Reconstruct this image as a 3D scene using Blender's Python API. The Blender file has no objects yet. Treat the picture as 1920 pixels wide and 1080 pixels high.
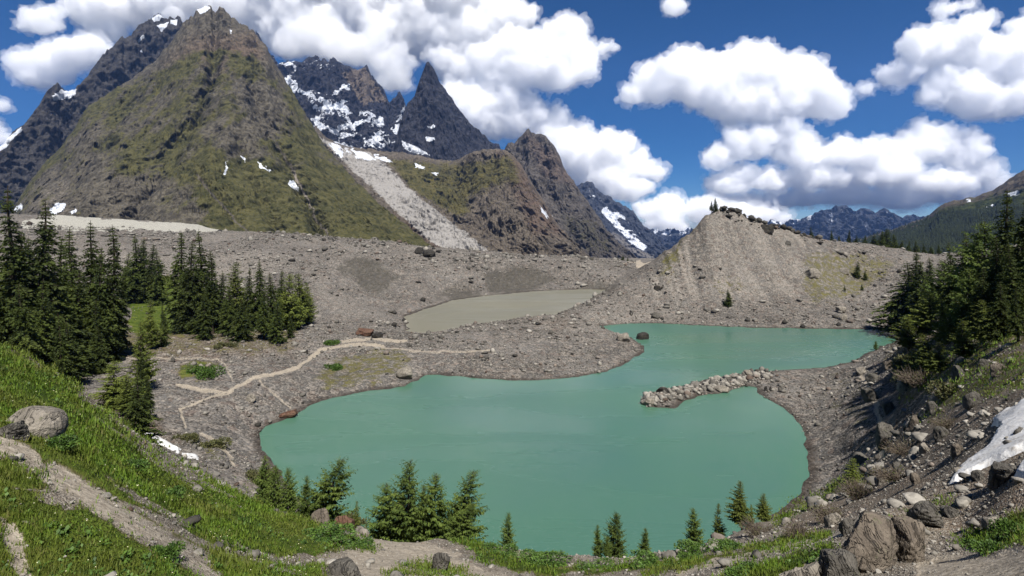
import bpy, bmesh, math, random
import numpy as np
from mathutils import Vector

# ------------------------------------------------------------------ camera, sky, sun, exposure
sc = bpy.context.scene
F, HY, CH, CX = 1000.0, 430.0, 30.0, 960.0          # focal length and horizon of a 1920 wide frame, eye 30 m above the lake
cam = bpy.data.cameras.new('camera')
cam_o = bpy.data.objects.new('camera', cam)
sc.collection.objects.link(cam_o)
sc.camera = cam_o
cam.sensor_width = 36
cam.lens = 36 * F / 1920
cam.shift_y = -(540 - HY) / 1920
cam.clip_start = 0.1
cam.clip_end = 90000
cam_o.location = (0, 0, CH)
cam_o.rotation_euler = (math.pi / 2, 0, 0)

SUN_EL, SUN_AZ = math.radians(58), math.radians(160)   # azimuth clockwise from the view direction
world = bpy.data.worlds.new("World")
sc.world = world
world.use_nodes = True
wn = world.node_tree
bg = wn.nodes['Background']
sky = wn.nodes.new('ShaderNodeTexSky')
sky.sky_type = 'NISHITA'
sky.sun_disc = False
sky.sun_elevation = SUN_EL
sky.sun_rotation = SUN_AZ
sky.altitude = 4000
sky.dust_density = 0.0
sky.air_density = 1.0
sky.ozone_density = 6.0
hs = wn.nodes.new('ShaderNodeHueSaturation')
hs.inputs['Saturation'].default_value = 1.3
hs.inputs['Value'].default_value = 0.76
wn.links.new(sky.outputs[0], hs.inputs['Color'])
wn.links.new(hs.outputs[0], bg.inputs[0])
bg.inputs[1].default_value = 0.05
sl = bpy.data.lights.new('sun', 'SUN')
sl.energy = 4.8
sl.angle = math.radians(0.5)
sl.color = (1, 0.96, 0.9)
so = bpy.data.objects.new('sun', sl)
sc.collection.objects.link(so)
sdir = Vector((math.sin(SUN_AZ) * math.cos(SUN_EL), math.cos(SUN_AZ) * math.cos(SUN_EL), math.sin(SUN_EL)))
so.rotation_euler = (-sdir).to_track_quat('-Z', 'Y').to_euler()
sc.view_settings.view_transform = 'Standard'
sc.view_settings.look = 'None'
sc.view_settings.gamma = 1
sc.view_settings.exposure = 0.85
sc.cycles.max_bounces = 24
sc.cycles.diffuse_bounces = 3
sc.cycles.glossy_bounces = 2
sc.cycles.volume_bounces = 24
sc.cycles.use_denoising = True

# ------------------------------------------------------------------ helpers
col = sc.collection


def lin(r, g, b):
    f = lambda c: (c / 255 / 12.92) if c / 255 <= 0.04045 else ((c / 255 + 0.055) / 1.055) ** 2.4
    return (f(r), f(g), f(b), 1)


def hsh(ix, iy, iz, seed):
    h = (ix * 374761393 + iy * 668265263 + iz * 2147483647 + seed * 974634777) & 0xffffffff
    h = ((h ^ (h >> 13)) * 1274126177) & 0xffffffff
    return ((h ^ (h >> 16)) & 0xffff) / 65535.0


def vnoise(p, seed=0):
    """smooth value noise in -1..1; p (...,3)"""
    p = np.asarray(p, float)
    f = np.floor(p).astype(np.int64)
    t = p - f
    t = t * t * t * (t * (t * 6 - 15) + 10)
    r = 0
    for a in (0, 1):
        wa = t[..., 0] if a else 1 - t[..., 0]
        for b in (0, 1):
            wb = t[..., 1] if b else 1 - t[..., 1]
            for c in (0, 1):
                wc = t[..., 2] if c else 1 - t[..., 2]
                r = r + wa * wb * wc * hsh(f[..., 0] + a, f[..., 1] + b, f[..., 2] + c, seed)
    return r * 2 - 1


def fbm(p, oct=5, seed=0, gain=0.5, ridge=False):
    p = np.asarray(p, float)
    r, a = 0, 1.0
    for o in range(oct):
        n = vnoise(p, seed + o * 7)
        if ridge:
            n = 1 - 2 * np.abs(n)
        r = r + a * n
        a *= gain
        p = p * 2.03 + 11.3
    return r


def st3(a, b, c):
    a, b, c = np.broadcast_arrays(a, b, c)
    return np.stack([a, b, c], -1)


def smooth(x, a, b):
    t = np.clip((x - a) / (b - a), 0, 1)
    return t * t * (3 - 2 * t)


def poly_sd(x, y, poly):
    """signed distance to a polygon, negative inside"""
    P = np.array(poly, float)
    Q = np.roll(P, -1, 0)
    d = np.full(x.shape, 1e18)
    inside = np.zeros(x.shape, bool)
    for (ax, ay), (bx, by) in zip(P, Q):
        ex, ey = bx - ax, by - ay
        t = np.clip(((x - ax) * ex + (y - ay) * ey) / (ex * ex + ey * ey + 1e-9), 0, 1)
        dx, dy = x - ax - t * ex, y - ay - t * ey
        d = np.minimum(d, dx * dx + dy * dy)
        if ay != by:
            c = ((ay > y) != (by > y)) & (x < (bx - ax) * (y - ay) / (by - ay) + ax)
            inside ^= c
    d = np.sqrt(d)
    return np.where(inside, -d, d)


def line_d(x, y, pts):
    d = np.full(x.shape, 1e18)
    for (ax, ay), (bx, by) in zip(pts[:-1], pts[1:]):
        ex, ey = bx - ax, by - ay
        t = np.clip(((x - ax) * ex + (y - ay) * ey) / (ex * ex + ey * ey + 1e-9), 0, 1)
        dx, dy = x - ax - t * ex, y - ay - t * ey
        d = np.minimum(d, dx * dx + dy * dy)
    return np.sqrt(d)


def mesh_np(name, verts, faces, attrs=None, smooth_shade=True):
    """faces: (n,3) or (n,4) int array"""
    me = bpy.data.meshes.new(name)
    verts = np.asarray(verts, np.float32)
    faces = np.asarray(faces, np.int32)
    k = faces.shape[1]
    me.vertices.add(len(verts))
    me.vertices.foreach_set('co', verts.ravel())
    me.loops.add(faces.size)
    me.loops.foreach_set('vertex_index', faces.ravel())
    me.polygons.add(len(faces))
    me.polygons.foreach_set('loop_start', np.arange(0, faces.size, k, dtype=np.int32))
    me.polygons.foreach_set('loop_total', np.full(len(faces), k, np.int32))
    me.update(calc_edges=True)
    if smooth_shade:
        me.polygons.foreach_set('use_smooth', np.ones(len(faces), bool))
    for an, av in (attrs or {}).items():
        a = me.color_attributes.new(an, 'FLOAT_COLOR', 'POINT')
        a.data.foreach_set('color', np.asarray(av, np.float32).ravel())
    me.validate()
    return me


def link(name, me, mat=None, parent=None):
    o = bpy.data.objects.new(name, me)
    col.objects.link(o)
    if mat is not None and me is not None and not me.materials:
        me.materials.append(mat)
    if parent is not None:
        o.parent = parent
    return o


def tag(o, label=None, cat=None, group=None, kind=None):
    if label: o['label'] = label
    if cat: o['category'] = cat
    if group: o['group'] = group
    if kind: o['kind'] = kind
    return o


def grid_faces(nr, nc):
    i = np.arange(nr - 1)[:, None] * nc + np.arange(nc - 1)[None, :]
    return np.stack([i, i + 1, i + nc + 1, i + nc], -1).reshape(-1, 4)


# ---- small node helper
class NT:
    def __init__(s, name):
        s.m = bpy.data.materials.new(name)
        s.m.use_nodes = True
        s.t = s.m.node_tree
        s.t.nodes.clear()
        s.out = s.t.nodes.new('ShaderNodeOutputMaterial')

    def n(s, typ, **kw):
        nd = s.t.nodes.new('ShaderNode' + typ)
        for k, v in kw.items():
            setattr(nd, k, v)
        return nd

    def put(s, sock, v):
        if hasattr(v, 'links') or isinstance(v, bpy.types.NodeSocket):
            s.t.links.new(v, sock)
        else:
            sock.default_value = v

    def coord(s, scale=(1, 1, 1)):
        tc = s.n('TexCoord')
        mp = s.n('Mapping')
        s.t.links.new(tc.outputs['Object'], mp.inputs[0])
        mp.inputs['Scale'].default_value = scale
        return mp.outputs[0]

    def noise(s, vec, scale, detail=4, rough=0.55, dist=0.0):
        nd = s.n('TexNoise')
        s.put(nd.inputs['Vector'], vec)
        nd.inputs['Scale'].default_value = scale
        nd.inputs['Detail'].default_value = detail
        nd.inputs['Roughness'].default_value = rough
        nd.inputs['Distortion'].default_value = dist
        return nd.outputs['Fac']

    def voro(s, vec, scale, feature='F1', out='Distance'):
        nd = s.n('TexVoronoi', feature=feature)
        s.put(nd.inputs['Vector'], vec)
        nd.inputs['Scale'].default_value = scale
        return nd.outputs[out]

    def math(s, op, a, b=0.0, clamp=False):
        nd = s.n('Math', operation=op)
        nd.use_clamp = clamp
        s.put(nd.inputs[0], a)
        s.put(nd.inputs[1], b)
        return nd.outputs[0]

    def ramp(s, f, a, b, lo=0.0, hi=1.0):
        nd = s.n('MapRange', interpolation_type='SMOOTHSTEP')
        s.put(nd.inputs[0], f)
        nd.inputs[1].default_value = a
        nd.inputs[2].default_value = b
        nd.inputs[3].default_value = lo
        nd.inputs[4].default_value = hi
        return nd.outputs[0]

    def mix(s, f, a, b, blend='MIX'):
        nd = s.n('Mix', data_type='RGBA', blend_type=blend)
        s.put(nd.inputs[0], f)
        s.put(nd.inputs[6], a)
        s.put(nd.inputs[7], b)
        return nd.outputs[2]

    def attr(s, name):
        a = s.n('Attribute', attribute_name=name)
        sp = s.n('SeparateColor')
        s.t.links.new(a.outputs['Color'], sp.inputs[0])
        return sp.outputs[0], sp.outputs[1], sp.outputs[2], a.outputs['Alpha']

    def bump(s, h, strength=1.0, dist=1.0, normal=None):
        b = s.n('Bump')
        b.inputs['Strength'].default_value = strength
        b.inputs['Distance'].default_value = dist
        s.t.links.new(h, b.inputs['Height'])
        if normal is not None:
            s.t.links.new(normal, b.inputs['Normal'])
        return b.outputs[0]

    def surf(s, color, rough=0.9, normal=None, spec=0.2, **kw):
        p = s.n('BsdfPrincipled')
        s.put(p.inputs['Base Color'], color)
        s.put(p.inputs['Roughness'], rough)
        s.put(p.inputs['Specular IOR Level'], spec)
        if normal is not None:
            s.t.links.new(normal, p.inputs['Normal'])
        for k, v in kw.items():
            s.put(p.inputs[k.replace('_', ' ')], v)
        s.t.links.new(p.outputs[0], s.out.inputs['Surface'])
        return s.m


def g(v):
    return (v, v, v, 1)


# ------------------------------------------------------------------ terrain heights
def W(px, py, D):
    return ((px - CX) / F * D, D, CH - (py - HY) / F * D)


LAKE = [(487, 815), (500, 800), (540, 782), (600, 752), (680, 735), (760, 725), (785, 712), (800, 704), (825, 702), (860, 706), (930, 712), (1010, 714), (1080, 707), (1140, 697), (1185, 677),
        (1208, 658), (1203, 645), (1180, 632), (1150, 622), (1122, 612), (1180, 607), (1230, 606), (1300, 610), (1400, 614), (1500, 616), (1600, 617), (1690, 619), (1690, 636), (1640, 655), (1600, 677),
        (1550, 689), (1480, 692), (1430, 697), (1390, 700), (1350, 706), (1310, 716), (1260, 727), (1212, 737), (1200, 750), (1212, 764), (1265, 766), (1280, 752), (1310, 743), (1360, 737), (1400, 724), (1418, 727),
        (1430, 745), (1470, 765), (1498, 797), (1514, 845), (1517, 895), (1505, 925), (1470, 950), (1440, 967), (1400, 1010), (1300, 1060), (1150, 1095), (1000, 1100), (850, 1085), (740, 1040), (640, 985),
        (560, 930), (520, 882), (492, 845)]
BROWN = [(760, 592), (800, 578), (850, 563), (900, 556), (1000, 546), (1090, 542), (1150, 543), (1156, 550), (1100, 568), (1060, 582), (1025, 598), (950, 603), (880, 612), (830, 622), (790, 627), (765, 622)]


def to_ground(poly):
    return [((x - CX) / F * (CH * F / (y - HY)), CH * F / (y - HY)) for x, y in poly]


LAKE_W, BROWN_W = to_ground(LAKE), to_ground(BROWN)

CTRL = []
for x in (-600, 0, 500, 1000, 1500, 2000, 2500):
    CTRL += [(x, None, 2, 28.1), (x, None, 1, 28.6)]
# (px, py, D)
for t in [(0, 1080, 9), (0, 860, 13), (0, 700, 20), (0, 650, 26), (100, 705, 27), (200, 785, 29), (300, 850, 30), (400, 912, 31), (500, 955, 32), (600, 992, 33), (700, 1015, 34), (800, 1012, 36), (900, 1030, 36),
          (1000, 1046, 36), (1100, 1048, 36), (1200, 1042, 36), (1300, 1025, 36), (1400, 990, 38), (1500, 962, 40),
          (-300, 600, 24), (-300, 900, 11), (100, 1080, 9.5), (300, 1080, 11), (200, 950, 13), (400, 1000, 18), (300, 920, 20), (500, 1040, 20), (600, 1080, 16), (700, 1080, 18), (800, 1080, 20), (1000, 1080, 25),
          (1200, 1082, 24), (1400, 1060, 20), (1500, 1080, 15), (1640, 1080, 13), (1640, 960, 17.5), (1780, 1080, 11), (1920, 1080, 9), (1920, 980, 14), (1800, 1000, 16), (1700, 940, 22), (1600, 1000, 23),
          (1500, 1000, 29), (1580, 945, 36), (1650, 885, 38), (1750, 900, 26), (1850, 900, 18), (1920, 880, 16), (1920, 760, 24), (1850, 800, 26), (1780, 835, 30), (1700, 800, 50), (1660, 850, 50), (1645, 800, 66), (1605, 850, 63),
          (1560, 900, 61), (1700, 700, 78), (1700, 640, 88), (1780, 720, 46), (1920, 650, 38), (1800, 640, 60), (1920, 560, 60), (2100, 500, 60), (2100, 700, 25), (2100, 900, 12), (1850, 560, 80),
          (1920, 500, 110), (1740, 520, 190), (1760, 485, 232),
          (1345, 392, 222), (1330, 400, 222), (1380, 396, 223), (1400, 404, 224), (1430, 417, 226), (1460, 424, 227), (1490, 432, 229), (1540, 446, 232), (1600, 457, 236), (1680, 469, 240), (1740, 480, 242), (1310, 420, 221), (1290, 440, 220),
          (1260, 466, 219), (1230, 490, 218), (1190, 512, 216), (1300, 500, 204), (1400, 500, 203), (1500, 512, 206), (1600, 520, 211), (1350, 450, 212), (1420, 460, 213),
          (1345, 407, 228), (1380, 411, 229), (1430, 432, 232), (1490, 446, 235), (1540, 458, 238), (1310, 436, 227), (1290, 456, 226), (1345, 428, 214), (1400, 436, 215), (1460, 452, 218),
          (640, 520, 232), (700, 500, 258), (740, 520, 250), (690, 545, 224), (660, 560, 208), (720, 575, 204), (690, 520, 262), (930, 508, 290), (1000, 506, 296), (960, 540, 276), (1040, 536, 280), (850, 548, 256),
          (1170, 560, 195), (1250, 562, 190), (1350, 572, 185), (1450, 576, 183), (1550, 572, 184), (1680, 570, 182),
          (600, 500, 240), (650, 470, 300), (600, 452, 330), (500, 442, 340), (560, 446, 335), (450, 437, 345), (700, 455, 330), (780, 465, 330), (850, 482, 330), (940, 490, 330), (1000, 489, 340), (1080, 484, 350), (1140, 490, 345),
          (400, 452, 330), (300, 446, 345), (150, 440, 350), (0, 440, 350), (150, 480, 260), (400, 500, 250), (450, 470, 290), (280, 560, 205), (280, 530, 228), (600, 550, 190), (700, 530, 232), (750, 560, 214), (800, 520, 260),
          (900, 515, 275), (960, 512, 285), (1050, 515, 290),
          (110, 405, 480), (0, 402, 480), (250, 414, 480), (350, 420, 480), (440, 436, 470), (110, 424, 420), (250, 430, 420), (350, 434, 420), (-400, 420, 480), (-400, 500, 200)]:
    CTRL.append((t[0], t[1], t[2], CH - (t[1] - HY) / F * t[2]))
# (px, py, z)
for x, y, z in [(1530, 905, .6), (1560, 760, 2.2), (1640, 705, 4), (1622, 655, 1.5), (1000, 650, 1.6), (1100, 625, 2.0), (900, 640, 2.4), (850, 672, 1.6), (1150, 600, 2.6), (1120, 585, 3), (700, 640, 2.2), (760, 645, 2.2),
                (650, 655, 2), (600, 700, 1.4), (700, 692, 1.2), (500, 695, 3), (400, 705, 4), (300, 655, 4.5), (300, 800, 4.5), (200, 700, 5), (400, 800, 3), (450, 850, 2.5), (330, 760, 4), (480, 885, 3),
                (550, 620, 3), (620, 605, 2.2), (1180, 592, 1.6), (60, 650, 7), (0, 640, 8), (1050, 610, 3), (980, 612, 2.6), (1300, 596, 1.2), (1500, 598, 1.6), (1650, 600, 2), (430, 640, 4), (-300, 640, 9)]:
    D = (CH - z) * F / (y - HY)
    CTRL.append((x, None, D, z))
# (px, D, z): behind crests, far floor
for x, D, z in [(0, 45, 13), (100, 44, 13), (200, 46, 11), (300, 48, 9), (400, 48, 7), (-300, 45, 15), (-300, 90, 10), (500, 46, 5),
                (700, 44, 2), (800, 45, 1), (1000, 44, 1.5), (1200, 44, 1.5), (1350, 44, 3),
                (1345, 262, 24), (1430, 265, 22), (1550, 268, 20), (1700, 275, 16), (1250, 262, 8), (1345, 300, 12), (1600, 330, 12), (1850, 250, 20), (2100, 200, 30),
                (700, 420, 18), (900, 420, 12), (1100, 420, 6), (1250, 420, 0), (1500, 420, 2), (1800, 420, 5), (2200, 420, 20),
                (-400, 560, 40), (0, 600, 30), (300, 600, 26), (500, 600, 16), (700, 600, 5), (1000, 600, -6), (1200, 600, -6), (1500, 600, -8), (2000, 600, 0)]:
    CTRL.append((x, None, D, z))


def wu(px, D):
    return np.stack([np.asarray(px, float) / 420.0, np.log(np.asarray(D, float)) * 1.9], -1)


CP = wu([c[0] for c in CTRL], [c[2] for c in CTRL])
CZ = np.array([c[3] for c in CTRL])
_r = np.sqrt(((CP[:, None] - CP[None]) ** 2).sum(-1) + 0.004)
_A = np.block([[_r, np.ones((len(CP), 1)), CP], [np.ones((1, len(CP))), np.zeros((1, 3))], [CP.T, np.zeros((2, 3))]])
_A[:len(CP), :len(CP)] += np.eye(len(CP)) * -0.01
_w = np.linalg.solve(_A, np.concatenate([CZ, np.zeros(3)]))
# coarse table of the interpolated base height over (px, log D)
TX = np.linspace(-1600, 3500, 512)
TL = np.linspace(math.log(1.0), math.log(620.0), 420)
_P = wu(np.repeat(TX[None], len(TL), 0), np.exp(np.repeat(TL[:, None], len(TX), 1)))
TZ = np.zeros(_P.shape[:2])
for i in range(len(TL)):
    q = _P[i]
    r = np.sqrt(((q[:, None] - CP[None]) ** 2).sum(-1) + 0.004)
    TZ[i] = r @ _w[:-3] + _w[-3] + q @ _w[-2:]


def base_z(px, D):
    u = np.clip((px - TX[0]) / (TX[1] - TX[0]), 0, len(TX) - 1.001)
    v = np.clip((np.log(D) - TL[0]) / (TL[1] - TL[0]), 0, len(TL) - 1.001)
    i, j = u.astype(int), v.astype(int)
    a, b = u - i, v - j
    return (TZ[j, i] * (1 - a) * (1 - b) + TZ[j, i + 1] * a * (1 - b) + TZ[j + 1, i] * (1 - a) * b + TZ[j + 1, i + 1] * a * b)


GREEN_SLOPE = [(-500, 560), (0, 642), (110, 705), (200, 780), (260, 830), (330, 868), (420, 915), (520, 955), (600, 995), (650, 1022), (600, 1045), (620, 1120), (-500, 1120)]


def ground_z(x, y, detail=True):
    x = np.asarray(x, float)
    y = np.maximum(np.asarray(y, float), 1.0)
    px = x / y * F + CX
    D = np.minimum(y, 615)
    z = base_z(px, D)
    far = smooth(y, 560, 900)
    z = z * (1 - far) + (CH - 0.062 * y) * far
    if detail:
        rough = np.interp(y, [1, 12, 40, 80, 160, 300, 600, 2000], [0.06, .22, .5, .55, 1.1, 2.6, 4, 10])
        green = smooth(-poly_sd(px, (CH - z) / y * F + HY, GREEN_SLOPE), 0, 40) * (y < 45)
        wl = np.interp(y, [1, 12, 40, 80, 160, 300, 600, 2000], [1.2, 2.4, 5, 8, 14, 24, 40, 100])
        z = z + rough * (1 - .45 * green) * (fbm(st3(x / 9.0, y / 9.0, 0), 4, 3, .55) * np.clip(9 / wl, .1, 1) * .5 + fbm(st3(x / 26, y / 26, 3), 5, 11, .55, True) * .25 * (y > 20) * smooth(y, 20, 120)
                                             + fbm(st3(x / 2.2, y / 2.2, 0), 3, 5) * .35 * np.clip(2.5 - y / 60, 0, 1))
        # gullies down the bare face of the moraine cone
        gm = smooth(px, 1180, 1260) * (1 - smooth(px, 1500, 1600)) * smooth(y, 182, 196) * (1 - smooth(y, 222, 228))
        z = z + gm * .75 * fbm(st3(x / 4.2 + .03 * (y - 200) * np.sign(x - 88), y / 60, 0), 4, 31, .62, True) + gm * .4 * fbm(st3(x / 8, y / 8, 4), 3, 33)
        # steep furrowed banks of the rubble above the pond
        bk = smooth(y, 190, 225) * (1 - smooth(y, 300, 360)) * smooth(px, 560, 620) * (1 - smooth(px, 1100, 1180))
        z = z + bk * (1.6 * fbm(st3(x / 30, y / 22, 8), 4, 35, .5, True) + .5 * fbm(st3((x - y * .5) / 5, (y + x * .5) / 30, 2), 3, 37, .6, True))
    s = np.minimum(poly_sd(x, y, LAKE_W), poly_sd(x, y, BROWN_W))
    if detail:
        s = s + fbm(st3(x / 3.5, y / 3.5, 0), 3, 21) * np.interp(y, [40, 200], [.25, .9])
    wdt = np.interp(y, [40, 90, 200, 300], [4, 9, 10, 12])
    k = smooth(s, 0, wdt)
    shore = np.where(s < 0, s * .35, s * .18)
    zz = np.where(s < 0, np.maximum(shore, -3), shore * (1 - k) + np.maximum(z, 0.15) * k)
    nearlake = s < 60
    return np.where(nearlake, zz, np.maximum(z, np.where(y < 500, .15, -1e9)))


def gz(x, y):
    return float(ground_z(np.array([x]), np.array([y]))[0])


# ------------------------------------------------------------------ the ground sheet
PX = np.concatenate([np.linspace(-1500, -40, 90)[:-1], np.arange(-40, 1961, 2.2), np.linspace(1965, 3400, 90)])
LD = np.concatenate([np.exp(np.linspace(math.log(1.2), math.log(6), 30))[:-1], np.exp(np.linspace(math.log(6), math.log(620), 820))[:-1], np.exp(np.linspace(math.log(620), math.log(8500), 60))])
GX = (PX[None] - CX) / F * LD[:, None]
GY = np.repeat(LD[:, None], len(PX), 1)
GZ = ground_z(GX, GY)
gpx = np.repeat(PX[None], len(LD), 0)
gpy = HY - (GZ - CH) / GY * F

wx_ = fbm(st3(gpx / 22, gpy / 14, 1), 5, 61, .65) * 9
wy_ = fbm(st3(gpx / 22, gpy / 14, 7), 5, 62, .65) * 6
wpx, wpy = gpx + wx_, gpy + wy_


def pm(poly, soft=12, off=0):
    """0..1 mask inside a traced outline"""
    return smooth(-poly_sd(wpx, wpy, poly) + off, -soft, soft)


def lm(pts, w, soft=None):
    soft = soft or w
    return 1 - smooth(line_d(gpx + wx_ * .35, gpy + wy_ * .35, pts), w * .25, w * .5 + soft)


_n1 = fbm(st3(GX / 7, GY / 7, 0), 4, 41)
grass = pm(GREEN_SLOPE, 10) * (GY < 46)
STREAK = [[(95, 885), (160, 925), (235, 975), (310, 1020), (375, 1050)], [(-20, 830), (40, 850), (60, 870)], [(20, 1000), (45, 1090)], [(300, 1010), (400, 1085)]]
_n2 = fbm(st3(GX / 2.6, GY / 2.6, 0), 5, 43, .6)
grass = grass * (1 - .85 * smooth(_n2, .42, .75))
for pts, w_ in zip(STREAK, (38, 32, 28, 22)):
    grass = grass * (1 - .95 * lm(pts, w_, 14) * (GY < 46))
for poly, amt, lo, hi in [([(235, 520), (320, 525), (345, 560), (345, 625), (240, 620)], 1.3, 120, 260), ([(1515, 470), (1600, 474), (1690, 486), (1660, 520), (1600, 560), (1525, 572), (1505, 520)], .48, 150, 240),
                          ([(1290, 438), (1275, 480), (1262, 520), (1235, 525), (1250, 480)], .6, 150, 240), ([(1330, 520), (1380, 515), (1400, 540), (1350, 560)], .35, 150, 240),
                          ([(600, 690), (650, 665), (720, 650), (780, 672), (770, 700), (700, 720), (620, 730), (580, 715)], 0.5, 80, 150), ([(330, 690), (370, 672), (410, 680), (400, 705), (340, 712)], .8, 70, 130),
                          ([(340, 800), (390, 830), (420, 870), (380, 850)], .5, 50, 120), ([(440, 900), (500, 900), (600, 960), (520, 950)], .5, 30, 90),
                          ([(530, 955), (600, 990), (690, 1012), (705, 1028), (600, 1030), (540, 1000)], 1, 20, 50), ([(850, 1008), (960, 1045), (1100, 1066), (1300, 1046), (1440, 1020), (1540, 996), (1560, 1005), (1440, 1035), (1310, 1058), (1290, 1072), (1000, 1078), (900, 1050)], .95, 10, 60),
                          ([(1330, 1085), (1460, 1048), (1560, 1018), (1580, 1035), (1480, 1075), (1480, 1100)], .9, 10, 60), ([(1790, 1015), (1840, 990), (1940, 950), (1940, 1010), (1850, 1035)], .95, 8, 40),
                          ([(1660, 990), (1730, 945), (1790, 925), (1800, 950), (1700, 1000)], .6, 10, 40), ([(1440, 965), (1520, 925), (1600, 890), (1640, 860), (1620, 900), (1520, 950), (1460, 985)], .55, 25, 70),
                          ([(720, 1075), (780, 1052), (860, 1060), (900, 1090), (720, 1090)], .7, 8, 40), ([(1560, 690), (1620, 720), (1640, 800), (1600, 800), (1540, 740)], .3, 50, 120), ([(1780, 690), (1930, 650), (1930, 720), (1800, 760), (1740, 790)], .5, 20, 80),
                          ([(1650, 600), (1760, 620), (1900, 560), (1930, 640), (1800, 700), (1690, 760), (1660, 680)], .5, 35, 120), ([(180, 600), (340, 600), (560, 610), (560, 660), (180, 670)], .45, 60, 160)]:
    grass = np.maximum(grass, pm(poly, 9) * amt * ((GY > lo) & (GY < hi)))
path = np.zeros_like(GX)
for pts, w_, lo, hi in [([(720, 648), (680, 645), (640, 648), (605, 656), (578, 672), (556, 690), (520, 700), (482, 706), (452, 722), (430, 736), (395, 735), (330, 722)], 4, 60, 170), ([(150, 673), (370, 671), (408, 673), (424, 686), (434, 712)], 1.4, 60, 170),
                        ([(430, 736), (380, 750), (336, 768), (345, 786), (350, 802)], 2.5, 50, 140), ([(482, 712), (520, 742), (545, 768)], 1.2, 50, 140), ([(700, 650), (800, 660), (920, 658)], 1.2, 90, 170), ([(640, 640), (700, 634), (760, 640)], 3, 90, 190),
                        ([(1655, 860), (1650, 800), (1640, 745), (1615, 700)], 6, 40, 110), ([(1270, 1085), (1310, 1062), (1400, 1042), (1480, 1024), (1560, 1004), (1600, 996)], 13, 10, 60),
                        ([(380, 815), (410, 835), (440, 870)], 6, 40, 90)]:
    path = np.maximum(path, (.5 + .5 * min(1, w_ / 5)) * lm(pts, w_, 4) * ((GY > lo) & (GY < hi)))
for pts, w_ in zip(STREAK, (32, 26, 22, 16)):
    path = np.maximum(path, lm(pts, w_ + 8, 14) * (GY < 46) * np.clip(1 + .6 * _n2, .35, 1))
for poly in [[(690, 1000), (790, 1008), (850, 1035), (880, 1060), (960, 1090), (690, 1090), (640, 1050), (660, 1020)], [(1480, 1090), (1530, 1045), (1560, 1040), (1570, 1100)], [(1720, 1050), (1940, 1030), (1940, 1100), (1720, 1100)]]:
    path = np.maximum(path, pm(poly, 10) * (GY < 60))
path = np.maximum(path, pm([(1175, 490), (1205, 492), (1228, 490), (1220, 508), (1195, 508)], 4) * (GY > 230))
dark = np.zeros_like(GX)
for poly in [[(630, 505), (660, 490), (700, 488), (735, 505), (745, 530), (735, 545), (700, 552), (665, 530)], [(900, 515), (940, 505), (1000, 500), (1035, 515), (1050, 530), (1000, 548), (930, 550), (905, 535)],
             [(820, 555), (850, 540), (890, 545), (920, 556), (850, 566)], [(1090, 541), (1120, 532), (1155, 535), (1150, 545)]]:
    dark = np.maximum(dark, pm(poly, 6) * (GY > 180))
ice = pm([(40, 408), (110, 404), (200, 406), (290, 412), (360, 414), (448, 433), (400, 440), (330, 436), (250, 432), (120, 432), (60, 440)], 4) * (GY > 380)
earth = np.zeros_like(GX)
for poly, amt in [([(1600, 960), (1560, 1010), (1480, 1005), (1470, 985), (1560, 930), (1640, 860), (1700, 720), (1780, 760), (1930, 720), (1930, 990), (1700, 1000)], .8), ([(140, 730), (260, 760), (350, 830), (300, 850), (180, 790)], .8),
                  ([(-50, 640), (560, 600), (560, 665), (180, 680), (130, 740)], .8), ([(640, 990), (800, 1010), (850, 1040), (700, 1060), (640, 1030)], .3), ([(1290, 440), (1340, 400), (1500, 436), (1480, 445), (1380, 410), (1300, 460)], .3),
                  ([(1660, 600), (1930, 500), (1930, 720), (1680, 760)], .9), ([(1000, 590), (1080, 585), (1060, 615), (1000, 612)], .5)]:
    earth = np.maximum(earth, pm(poly, 14) * amt * (GY < 190))
pale = np.zeros_like(GX)
for poly, amt in [([(1340, 395), (1500, 435), (1510, 500), (1480, 560), (1200, 560), (1280, 460)], .75), ([(560, 480), (620, 600), (750, 610), (700, 560), (640, 540), (600, 500)], .6), ([(100, 438), (420, 445), (560, 500), (380, 560), (100, 520)], .5)]:
    pale = np.maximum(pale, pm(poly, 12) * amt * (GY > 130))
_face = smooth(gpx, 1190, 1270) * (1 - smooth(gpx, 1495, 1540)) * smooth(GY, 180, 192) * (GY < 240)
_strk = fbm(st3(GX / 2.6 + .04 * (GY - 200) * np.sign(GX - 88), GY / 50, 0), 4, 131, .6)
pale = np.clip(pale + _face * (.25 + .8 * _strk), 0, 1.3)
_band = fbm(st3(GX / 40, GY / 26, 0), 4, 133, .55)
pale = np.clip(pale + .5 * _band * (GY > 120), 0, 1.3)
lake_s = np.minimum(poly_sd(GX, GY, LAKE_W), poly_sd(GX, GY, BROWN_W))
wet = 1 - smooth(lake_s, 0.3, 1.6)
A = np.stack([grass, path, dark, ice], -1).reshape(-1, 4)
near_fine = (1 - smooth(GY, 26, 62)) * .999 + .001       # the soil of the near slope is finer than the moraine blocks
B = np.stack([earth, pale, wet, near_fine], -1).reshape(-1, 4)


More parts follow.
